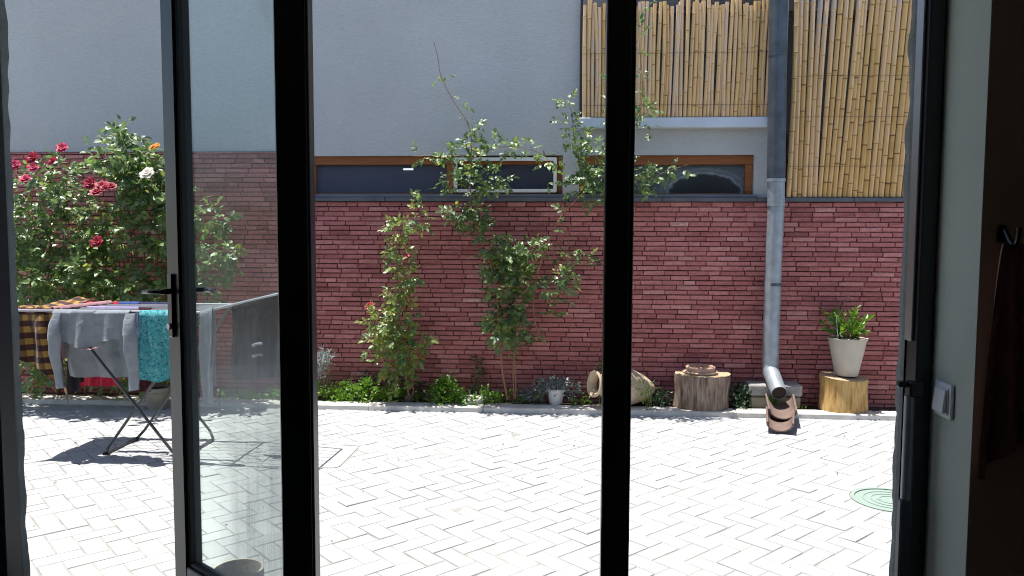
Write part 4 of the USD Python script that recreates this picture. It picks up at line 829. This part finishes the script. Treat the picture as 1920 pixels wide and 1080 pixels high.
obj('soil', move(lathe([(0, .15), (.085, .15), (.085, .165), (0, .168)], 24), (pr_[0], pr_[1], 0)), M['soil'], op)

# ------------------------------------------------------------------ drying rack and washing
FYR, BYR = 4.70, 5.24                       # front and back rails
rk = thing('drying_rack', 'folding metal drying rack with crossed legs standing on the pavers', 'drying rack')
zr = at_y(200, 584, FYR)[2]
XL, XR = at_y(92, 584, FYR)[0], at_y(345, 584, FYR)[0]
f1, f2 = at_z(195, 855), at_z(345, 852)
FT = .012
def leg_frame(xb, xt, zt, y0, y1):
    return smooth_line([(xt, y0, zt), (xb + (xt - xb) * .5, y0, zt * .5 + FT), (xb + (xt - xb) * .04, y0, zt * .04 + FT), (xb, y0 + .03, FT), (xb, y1 - .03, FT), (xb + (xt - xb) * .04, y1, zt * .04 + FT), (xb + (xt - xb) * .5, y1, zt * .5 + FT), (xt, y1, zt)], 8)
def polyline(pts): return np.asarray(pts, float)
def legs(xb, xt, zt, y0, y1):
    pts = [(xt, y0, zt), (xb + (xt - xb) * .05, y0, zt * .05 + FT), (xb, y0 + .035, FT), (xb, y1 - .035, FT), (xb + (xt - xb) * .05, y1, zt * .05 + FT), (xt, y1, zt)]
    out = []
    for a_, b_ in zip(pts[:-1], pts[1:]):
        out += list(np.linspace(a_, b_, 6)[:-1])
    return tube(np.array(out + [pts[-1]]), .0095, 8)
obj('leg', legs(f1[0], -2.30, zr, 4.79, 5.22), M['rack'], rk, smooth=True)
obj('leg', legs(-2.45, -3.20, zr, 4.715, 5.24), M['rack'], rk, smooth=True)
for xx in (f1[0], -2.45):
    for yy in (4.81, 5.18): obj('foot_cap', tube([(xx, yy - .014, FT), (xx, yy + .014, FT)], .0125, 8), M['black_metal'], rk)
wing = at_y(525, 550, 4.62); wing_b = wing + [.02, .50, 0]
XM = -2.28
fr = [(XL - .22, FYR, zr), (XM, FYR, zr)], [(XL - .22, BYR, zr), (XM, BYR, zr)], [(XL - .22, FYR, zr), (XL - .22, BYR, zr)], [(XM, FYR, zr), (XM, BYR, zr)]
for e in fr: obj('top_tube', tube(np.linspace(e[0], e[1], 4), .008, 8), M['rack_white'], rk, smooth=True)
we = [((XM, FYR, zr), wing), ((XM, BYR, zr), wing_b), (wing, wing_b)]
for e in we: obj('wing_tube', tube(np.linspace(np.array(e[0]), np.array(e[1]), 4), .007, 8), M['rack_white'], rk, smooth=True)
for k in range(1, 7):
    yy = FYR + (BYR - FYR) * k / 7
    obj('wire_rail', tube([(XL - .22, yy, zr), (XM, yy, zr)], .0032, 6), M['rack_white'], rk)
    a_, b_ = np.array((XM, yy, zr)), wing + (wing_b - wing) * k / 7
    obj('wire_rail', tube([a_, b_], .0032, 6), M['rack_white'], rk)

def grid_faces(nu, nv): 
    i, j = np.meshgrid(np.arange(nu - 1), np.arange(nv - 1), indexing='ij')
    return np.stack([i * nv + j, (i + 1) * nv + j, (i + 1) * nv + j + 1, i * nv + j + 1], -1).reshape(-1, 4)
def sheet(P, th=.003):
    """A grid of points (nu, nv, 3) as cloth with a thickness; returns vertices, faces, and the grid index of each vertex."""
    nu, nv, _ = P.shape
    du = np.gradient(P, axis=0); dv = np.gradient(P, axis=1); N = np.cross(du, dv); N /= np.linalg.norm(N, axis=-1, keepdims=True) + 1e-9
    A, B = (P + N * th / 2).reshape(-1, 3), (P - N * th / 2).reshape(-1, 3)
    q = grid_faces(nu, nv); n = nu * nv
    ring_ = [i * nv for i in range(nu)] + [(nu - 1) * nv + j for j in range(1, nv)] + [i * nv + nv - 1 for i in range(nu - 2, -1, -1)] + [j for j in range(nv - 2, 0, -1)]
    e = [[ring_[k], ring_[(k + 1) % len(ring_)], n + ring_[(k + 1) % len(ring_)], n + ring_[k]] for k in range(len(ring_))]
    return np.vstack([A, B]), tri(np.vstack([q, q[:, ::-1] + n, np.array(e)])), np.r_[np.arange(n), np.arange(n)]
def drape(A, B, front, back, fold=.018, nfold=5.0, seed=0, nu=60, nv=56, out=None, flare=0.0, r=.011, slant=0.0):
    """Cloth over a rail from A to B: hangs down front(u) on the near side and back(u) on the far side."""
    A, B = np.asarray(A, float), np.asarray(B, float); d = B - A; Ln = np.linalg.norm(d); dh = d / Ln
    o = np.cross(dh, [0, 0, 1]) if out is None else np.asarray(out, float); o = o / np.linalg.norm(o)
    P = np.zeros((nu, nv, 3)); UVs = np.zeros((nu, nv, 2))
    us = np.linspace(0, 1, nu); vs = np.linspace(-1, 1, nv)
    for i, u in enumerate(us):
        fl, bl = front(u), back(u)
        for j, v in enumerate(vs):
            s = -v * fl if v < 0 else -v * bl          # distance from the rail, signed
            s_abs = abs(s); side = 1.0 if v < 0 else -1.0
            k = min(1.0, s_abs / .02); hang = max(0.0, s_abs - .012)
            ph = 2 * np.pi * nfold * u + seed
            amp = fold * min(1, hang / .22)
            wob = amp * (math.sin(ph + .8 * math.sin(3 * hang + seed)) + .45 * math.sin(2.3 * ph + 4 * hang + seed * 2)) * .7
            off = side * r * math.sin(min(1, s_abs / .02) * math.pi / 2) + side * max(0, wob + fold * .7) * (1 if hang > 0 else 0) + (side * flare * hang if side < 0 else 0)
            zz = r * math.cos(min(1, s_abs / .02) * math.pi / 2) - hang
            base_ = A + d * u
            shrink = slant * hang
            P[i, j] = base_ + o * off + np.array([0, 0, zz]) + dh * (shrink + .010 * math.sin(9 * hang + seed + 5 * u) * min(1, hang * 4))
            UVs[i, j] = (u * Ln, s)
    nz = (meshkit.fbm(P * 9 + seed, 3, int(seed * 10)) - .5) * .018
    P += o * nz[..., None] * np.clip(np.abs(vs) * 2, 0, 1)[None, :, None]
    V, F, idx = sheet(P)
    return (V, F), UVs.reshape(-1, 2)[idx]
def garment(name, label, cat, mat, mesh_uv, extra=()):
    (m, uv) = mesh_uv
    t = thing(name, label, cat)
    obj('cloth', m, M[mat], t, smooth=True, uv=uv)
    for (nm, mt, (m2, uv2)) in extra: obj(nm, m2, M[mt], t, smooth=True, uv=uv2)
    return t
def sleeve(pts, widths, depth, seed=0):
    l = smooth_line(pts, 22); n = len(l); w = np.interp(np.linspace(0, 1, n), np.linspace(0, 1, len(widths)), widths); sd = 14
    V = []; UV = []
    for k in range(n):
        for j in range(sd):
            a_ = 2 * np.pi * j / sd; wr = 1 + .10 * math.sin(3 * a_ + k * .7 + seed)
            V.append(l[k] + [w[k] / 2 * math.cos(a_) * wr, depth * math.sin(a_) * wr, .004 * math.sin(k * 1.3 + a_)]); UV.append((a_ / 6 * w[k], k * .02))
    q = [[k * sd + j, k * sd + (j + 1) % sd, (k + 1) * sd + (j + 1) % sd, (k + 1) * sd + j] for k in range(n - 1) for j in range(sd)]
    return (np.array(V), tri(q)), np.array(UV)
def rp(px, Y=FYR): return np.array([at_y(px, 584, Y)[0], Y, zr])
s_ = 1 / 305.
garment('grey_sweater', 'grey knitted sweater hanging over the front rail of the drying rack', 'sweater', 'grey_knit',
        drape(rp(103), rp(246), lambda u: .21 + .045 * math.exp(-((u - .42) / .18) ** 2) - .03 * u, lambda u: .455, .024, 2.6, 1.3, flare=.20),
        [('neckband', 'pink_cloth', sleeve([at_y(140, 649, FYR - .035), at_y(160, 655, FYR - .04), at_y(186, 650, FYR - .035)], [.012, .016, .012], .006, 3)), ('sleeve', 'grey_knit', sleeve([at_y(108, 586, FYR - .02), at_y(101, 625, FYR - .05), at_y(104, 670, FYR - .03), at_y(114, 728, FYR - .02)], [.05, .085, .065, .05], .022, 1)),
         ('sleeve', 'grey_knit', sleeve([at_y(246, 586, FYR - .02), at_y(243, 625, FYR - .055), at_y(249, 680, FYR - .04), at_y(251, 732, FYR - .03)], [.06, .095, .08, .055], .026, 2))])
garment('floral_dress', 'turquoise floral cloth hanging over the front rail beside the grey sweater', 'dress', 'floral',
        drape(rp(264), rp(344), lambda u: .435 + .02 * math.sin(5 * u), lambda u: .30, .016, 2.4, 2.6))
ckA, ckB = np.array([XL - .235, FYR - .03, zr + .006]), np.array([XL - .02, FYR - .03, zr + .006])
# checked cloth: lies on the rails at the left end and falls over the front
nu, nv = 60, 90
P = np.zeros((nu, nv, 3)); UVs = np.zeros((nu, nv, 2))
for i in range(nu):
    u = i / (nu - 1); drop = .30 + .28 * u ** 1.5 + .02 * math.sin(8 * u)
    for j in range(nv):
        s = j / (nv - 1) * (.50 + drop)
        xx = XL - .235 + .26 * u
        if s < .50: p = [xx + .01 * math.sin(14 * s), BYR - .01 - s, zr + .013 + .012 * math.sin(16 * s + 5 * u) * math.sin(7 * u + 1) + .03 * max(0, 1 - abs(s - .1) / .1) * (u > .4)]
        else:
            hgt = s - .50; p = [xx + .05 * hgt + .16 * hgt * (u - .2), BYR - .51 - .03 * math.sin(math.pi / 2 * min(1, hgt / .04)) - .03 * math.sin(12 * u + 3 * hgt) * min(1, hgt / .15), zr + .013 - hgt]
        P[i, j] = p; UVs[i, j] = (u * .52, s)
P[:, :, 1] += (meshkit.fbm(P * 8, 3, 9) - .5) * .03
V, F, idx = sheet(P)
garment('checked_cloth', 'yellow and brown checked cloth draped over the left end of the drying rack', 'blanket', 'checked', ((V, F), UVs.reshape(-1, 2)[idx]))
pA, pB = np.array([XL + .0, FYR + .03, zr + .012]), np.array([XL + .09, BYR - .02, zr + .012])
garment('pink_top', 'dusty pink top hanging over the left end of the rack beside the sweater', 'top', 'pink_cloth', drape(pA, pB, lambda u: .20, lambda u: .36 - .05 * u, .012, 2, 3.1, nu=40))
garment('lavender_towel', 'lavender striped towel on a middle wire behind the grey sweater', 'towel', 'lavender_cloth', drape(rp(165, 4.93), rp(262, 4.93), lambda u: .22, lambda u: .30, .01, 2, .7, nu=40, r=.009))
garment('blue_shorts', 'bright blue garment on the back rail behind the turquoise cloth', 'shorts', 'blue_cloth', drape([at_y(225, 572, BYR)[0], BYR, zr + .002], [at_y(262, 572, BYR)[0], BYR, zr + .002], lambda u: .26, lambda u: .3, .012, 2, 1.9, nu=30))
garment('navy_trousers', 'navy blue trousers along the back rail of the drying rack', 'trousers', 'navy_cloth', drape([at_y(263, 572, BYR)[0], BYR, zr + .002], [at_y(340, 572, BYR)[0], BYR, zr + .002], lambda u: .40, lambda u: .36, .014, 3, .4, nu=40))
garment('red_cloth', 'red cloth hanging low at the back of the drying rack', 'cloth', 'red_cloth', drape([at_y(140, 572, BYR)[0], BYR, zr + .002], [at_y(224, 572, BYR)[0], BYR, zr + .002], lambda u: .60, lambda u: .5, .014, 3, 2.2, nu=40))
garment('black_leggings', 'black leggings hanging lowest behind the left sleeve of the sweater', 'leggings', 'black_cloth', drape(rp(128, 4.86), rp(150, 4.86), lambda u: .56, lambda u: .5, .006, 1, .5, nu=20))
garment('maroon_leggings', 'dark maroon leggings hanging behind the right sleeve of the sweater', 'leggings', 'maroon_cloth', drape(rp(262, 4.86), rp(284, 4.86), lambda u: .55, lambda u: .52, .008, 1, 1.5, nu=20))
wq = lambda t, s: np.array((XM, FYR, zr)) * (1 - t) + wing * t + np.array([0, s * (BYR - FYR), .004])
garment('dark_shirt', 'black printed shirt on the raised right wing seen through the door glass', 'shirt', 'dark_shirt', drape(wq(.22, .45), wq(.86, .45), lambda u: .50 + .06 * u, lambda u: .3, .014, 2, .9, nu=40),
        [('print', 'pale_cloth', (cat_mesh([tube(smooth_line([wq(.50, .45) + [0, -.05, -.30 - k * .07], wq(.56, .45) + [0, -.055, -.292 - k * .07], wq(.62, .45) + [0, -.05, -.30 - k * .07]], 8), .010, 6) for k in range(2)]), np.zeros((2 * (8 * 6 + 2), 2))))])
garment('pale_trousers', 'pale grey trouser leg hanging from the rack behind the door glass', 'trousers', 'pale_cloth', drape(wq(.02, .0), wq(.17, .0), lambda u: .60, lambda u: .5, .010, 1, 2.9, nu=24))

# ------------------------------------------------------------------ the house we look out of
OXL, OXR, IXR = -1.500, .846, .888         # outer opening left and right, inner reveal right
hz = 2.42
hs = thing('house', 'dim plastered house wall around the doorway we look out of', 'house')
def rough_edge_wall(x_edge, x_far, sgn, seed):
    """The outer render at the door opening, its arris broken and uneven."""
    zs = np.linspace(-.1, hz, 200)
    e = (meshkit.fbm(np.stack([zs * 14, zs * 0, zs * 0 + seed], -1), 4, seed) - .5) * .016
    V = []
    for z_, ee in zip(zs, e):
        V += [[x_edge, 1.991, z_], [x_edge + sgn * .002 - sgn * ee * .3, 2.006, z_], [x_edge - sgn * (.002 + ee), FAC - .006, z_], [x_edge - sgn * (.014 + ee), FAC, z_], [x_far, FAC, z_]]
    q = [[k * 5 + j, (k + 1) * 5 + j, (k + 1) * 5 + j + 1, k * 5 + j + 1] for k in range(199) for j in range(4)]
    return np.array(V), tri(q)
obj('outer_render', cat_mesh([rough_edge_wall(OXL, -6.5, 1, 2), rough_edge_wall(OXR, 6.5, -1, 7)]), M['house_plaster'], hs)
obj('masonry', cat_mesh([box(-6.5, OXL - .02, 1.60, FAC - .012, -.2, 3.1), box(IXR + .004, 6.5, 1.752, FAC - .012, -.2, 3.1), box(OXL - .02, IXR + .004, 1.60, FAC, hz, 3.1)]), M['house_plaster'], hs)
obj('inner_reveal', box(IXR, IXR + .003, 1.738, 1.99, .10, hz), M['inner_plaster'], hs)
obj('room_wall', cat_mesh([box(IXR + .003, 3.2, 1.737, 1.751, .1, 2.7), box(3.2, 3.3, -4, 1.75, .1, 2.7), box(-3.3, -3.2, -4, 1.60, .1, 2.7), box(-3.3, 3.3, -4.1, -4, .1, 2.7)]), M['room_wall'], hs)
obj('roof', box(-6.5, 6.5, -5, FAC + .50, 3.1, 3.2), M['house_plaster'], hs)  # unseen roof; its front overhang is added to shade the door reveal
tag(obj('ceiling', box(-3.2, 3.2, -4, 1.735, 2.7, 2.75), M['room_wall']), kind='structure')
tag(obj('floor', box(-3.2, 3.2, -4, 2.0, .05, .14), M['room_floor']), kind='structure')

df = thing('door_frame', 'black metal door frame with two slim mullions across the opening', 'door frame')
def frame_post(name, x0, x1, y0, y1, parent=df, mat='anthracite'):
    return obj(name, box(x0, x1, y0, y1, .14, hz - .06, .003), M[mat], parent)
ml0, ml1 = at_y(520.5, 540, 1.90)[0], at_y(582, 540, 1.90)[0]
mr0, mr1 = at_y(1132.5, 540, 1.90)[0], at_y(1187, 540, 1.90)[0]
for (a_, b_) in ((ml0, ml1), (mr0, mr1)):
    mp = frame_post('mullion', a_, b_ - .010, 1.90, 1.955)
    obj('cover_strip', box(b_ - .0098, b_ - .006, 1.902, 1.952, .141, hz - .061), M['gasket'], mp)
    obj('stop', box(b_ - .0058, b_, 1.908, 1.948, .141, hz - .061, .002), M['anthracite'], mp)
frame_post('jamb', OXL - .065, OXL + .012, 1.93, 1.99)
jp = frame_post('jamb', at_y(1724, 540, 1.93)[0], IXR - .002, 1.93, 1.99)
xs0 = at_y(1717, 400, 1.95)[0]
obj('silver_strip', box(xs0, xs0 + .006, 1.948, 1.986, 1.20, hz - .06, .001), M['silver'], jp)
obj('top_rail', box(OXL - .065, IXR - .002, 1.93, 1.99, hz - .059, hz - .001, .003), M['anthracite'], df)
obj('threshold', box(OXL - .07, IXR - .004, FAC + .002, FAC + .04, .0, .10, .003), M['anthracite'], df)
# bolt on the right jamb: a dark catch above, a grey rod running down
bk = at_y(1703, 722, 1.918)
bh = UsdGeom.Xform.Define(stage, numbered(path_of(df), 'door_bolt'))
obj('catch', cat_mesh([box(bk[0] - .026, bk[0] + .012, 1.908, 1.924, bk[2] - .004, bk[2] + .010, .002), box(bk[0] - .004, bk[0] + .028, 1.898, 1.929, bk[2] - .026, bk[2] + .010, .003)]), M['black_metal'], bh)
xr = at_y(1701, 850, 1.918)[0]
obj('rod', tube([(xr, 1.918, bk[2] - .026), (xr, 1.918, at_y(1700, 940, 1.918)[2])], .0115, 16), M['zinc'], bh, smooth=40)
obj('rod_sleeve', box(xr - .016, xr + .012, 1.904, 1.929, .15, at_y(1700, 935, 1.918)[2], .004), M['zinc_dark'], bh)

# the open leaf on the left: hinged on the left mullion and swung outwards
hinge = np.array([ml0 + .035, 1.975]); LW = .70
best = None
tgt = seen(331, 540); tgt = tgt[0] / tgt[1]
for th in np.linspace(.3, 1.4, 800):
    e_ = hinge + LW * np.array([-math.cos(th), math.sin(th)])
    if best is None or abs(e_[0] / e_[1] - tgt) < best[0]: best = (abs(e_[0] / e_[1] - tgt), th)
TH = best[1]
dl = np.array([-math.cos(TH), math.sin(TH)]); nl_ = np.array([-math.sin(TH), -math.cos(TH)])   # along the leaf, and its inner face's direction
lf = thing('door_leaf', 'glazed metal door leaf swung open outwards at the left with dusty glass', 'door')
def leafbox(s0, s1, t0, t1, z0, z1, ch=.003):
    v, f_ = box(s0, s1, t0, t1, z0, z1, ch)
    w = np.zeros_like(v); w[:, :2] = hinge + v[:, :1] * dl + v[:, 1:2] * nl_; w[:, 2] = v[:, 2]
    return w, f_[:, ::-1] if np.cross(dl, nl_) < 0 else f_
Z0, Z1 = .16, hz - .07
end = hinge + (LW - .07) * dl
gz0 = at_y(385, 1050, end[1])[2]
obj('stile', leafbox(LW - .080, LW, -.025, .03, Z0, Z1), M['anthracite'], lf)
obj('stile', leafbox(.0, .06, -.025, .03, Z0, Z1), M['anthracite'], lf)
obj('rail', leafbox(.061, LW - .081, -.025, .03, Z0, gz0 - .012), M['anthracite'], lf)
obj('rail', leafbox(.061, LW - .081, -.025, .03, Z1 - .08, Z1), M['anthracite'], lf)
obj('glazing_bead', cat_mesh([leafbox(LW - .094, LW - .0805, .002, .022, gz0 - .011, Z1 - .081, .002), leafbox(.0605, .073, .002, .022, gz0 - .011, Z1 - .081, .002), leafbox(.074, LW - .095, .002, .022, gz0 - .0115, gz0 + .002, .002)]), M['gasket'], lf)
gv, gf = leafbox(.062, LW - .081, -.006, .0, gz0 - .010, Z1 - .082, 0)
sdist = (gv[:, :2] - hinge) @ dl
obj('glass', (gv, gf), M['door_glass'], lf, uv=np.c_[LW - .08 - sdist, gv[:, 2] - gz0])
hd = UsdGeom.Xform.Define(stage, numbered(path_of(lf), 'handle'))
hz1, hz0 = at_y(335, 513, end[1])[2], at_y(338, 632, end[1])[2]
zl = at_y(335, 546, end[1])[2]
obj('plate', leafbox(LW - .050, LW - .018, .031, .040, hz0, hz1, .003), M['black_metal'], hd)
pt = lambda s, t, z: np.array([*(hinge + s * dl + t * nl_), z])
obj('lever', tube(smooth_line([pt(LW - .034, .04, zl), pt(LW - .034, .075, zl), pt(LW - .02, .088, zl), pt(LW + .015, .088, zl - .002), pt(LW + .050, .084, zl - .004)], 20), [.009] * 5 + [.0070] * 15, 10), M['black_metal'], hd, smooth=True)
obj('lever', tube(smooth_line([pt(LW - .034, -.026, zl), pt(LW - .034, -.06, zl), pt(LW - .045, -.07, zl), pt(LW - .08, -.07, zl), pt(LW - .115, -.066, zl)], 20), .009, 10), M['black_metal'], hd, smooth=True)
obj('keyhole_cover', tube([pt(LW - .034, .04, hz0 + .035), pt(LW - .034, .047, hz0 + .035)], .010, 14), M['silver'], hd)

# light switch on the reveal
sw = thing('light_switch', 'white plastic rocker light switch on the pale reveal beside the door', 'light switch')
def on_reveal(px, py):
    d = seen(px, py); return EYEP + d * (IXR / d[0])
q0, q1 = on_reveal(1757, 752), on_reveal(1791, 752); sy0, sy1 = min(q0[1], q1[1]), max(q0[1], q1[1]); szc = on_reveal(1774, 750)[2]
ym = (sy0 + sy1) / 2; hs_ = .041
obj('plate', box(IXR - .008, IXR - .0002, ym - hs_, ym + hs_, szc - hs_, szc + hs_, .003), M['switch'], sw)
obj('surround', box(IXR - .011, IXR - .0081, ym - .030, ym + .030, szc - .031, szc + .031, .001), M['switch'], sw)
rkv = box(IXR - .015, IXR - .0112, ym - .026, ym + .026, szc - .027, szc + .027, .0012)
rkv[0][:, 0] -= (rkv[0][:, 0] < IXR - .0125) * (szc + .027 - rkv[0][:, 2]) * .10
obj('rocker', rkv, M['switch'], sw)

# clothing hung on the dim wall to the right
cx0 = 1.18
P = np.zeros((40, 40, 3)); UVs = np.zeros((40, 40, 2))
hk = at_y(1905, 440, 1.68)
for i in range(40):
    for j in range(40):
        u, v_ = i / 39, j / 39
        top = hk + [0, 0, -.02]; lo = at_y(1823 + 130 * u, 890 - 70 * u + 14 * math.sin(9 * u), 1.69)
        q = top + (lo - top) * np.array([v_ ** .8, 1, v_]) + [(u - .5) * .04 * (1 - v_), 0, 0]
        P[i, j] = [q[0], 1.69 - .025 * math.sin(14 * u + 1) * v_, q[2]]; UVs[i, j] = (u * .4, v_ * .6)
V, F, idx = sheet(P, .006)
cg = garment('hanging_coat', 'dark reddish coat hanging from a hook on the dim wall at the far right', 'coat', 'curtain_cloth', ((V, F), UVs.reshape(-1, 2)[idx]))
hkx = thing('wall_hook', 'small dark hook on the dim wall above the hanging coat', 'hook')
obj('hook', cat_mesh([box(hk[0] - .009, hk[0] + .009, 1.728, 1.7365, hk[2] - .015, hk[2] + .02, .002), tube(smooth_line([(hk[0], 1.72, hk[2] + .01), (hk[0], 1.68, hk[2] - .02), (hk[0], 1.67, hk[2] + .015)], 10), .005, 8)]), M['black_metal'], hkx)
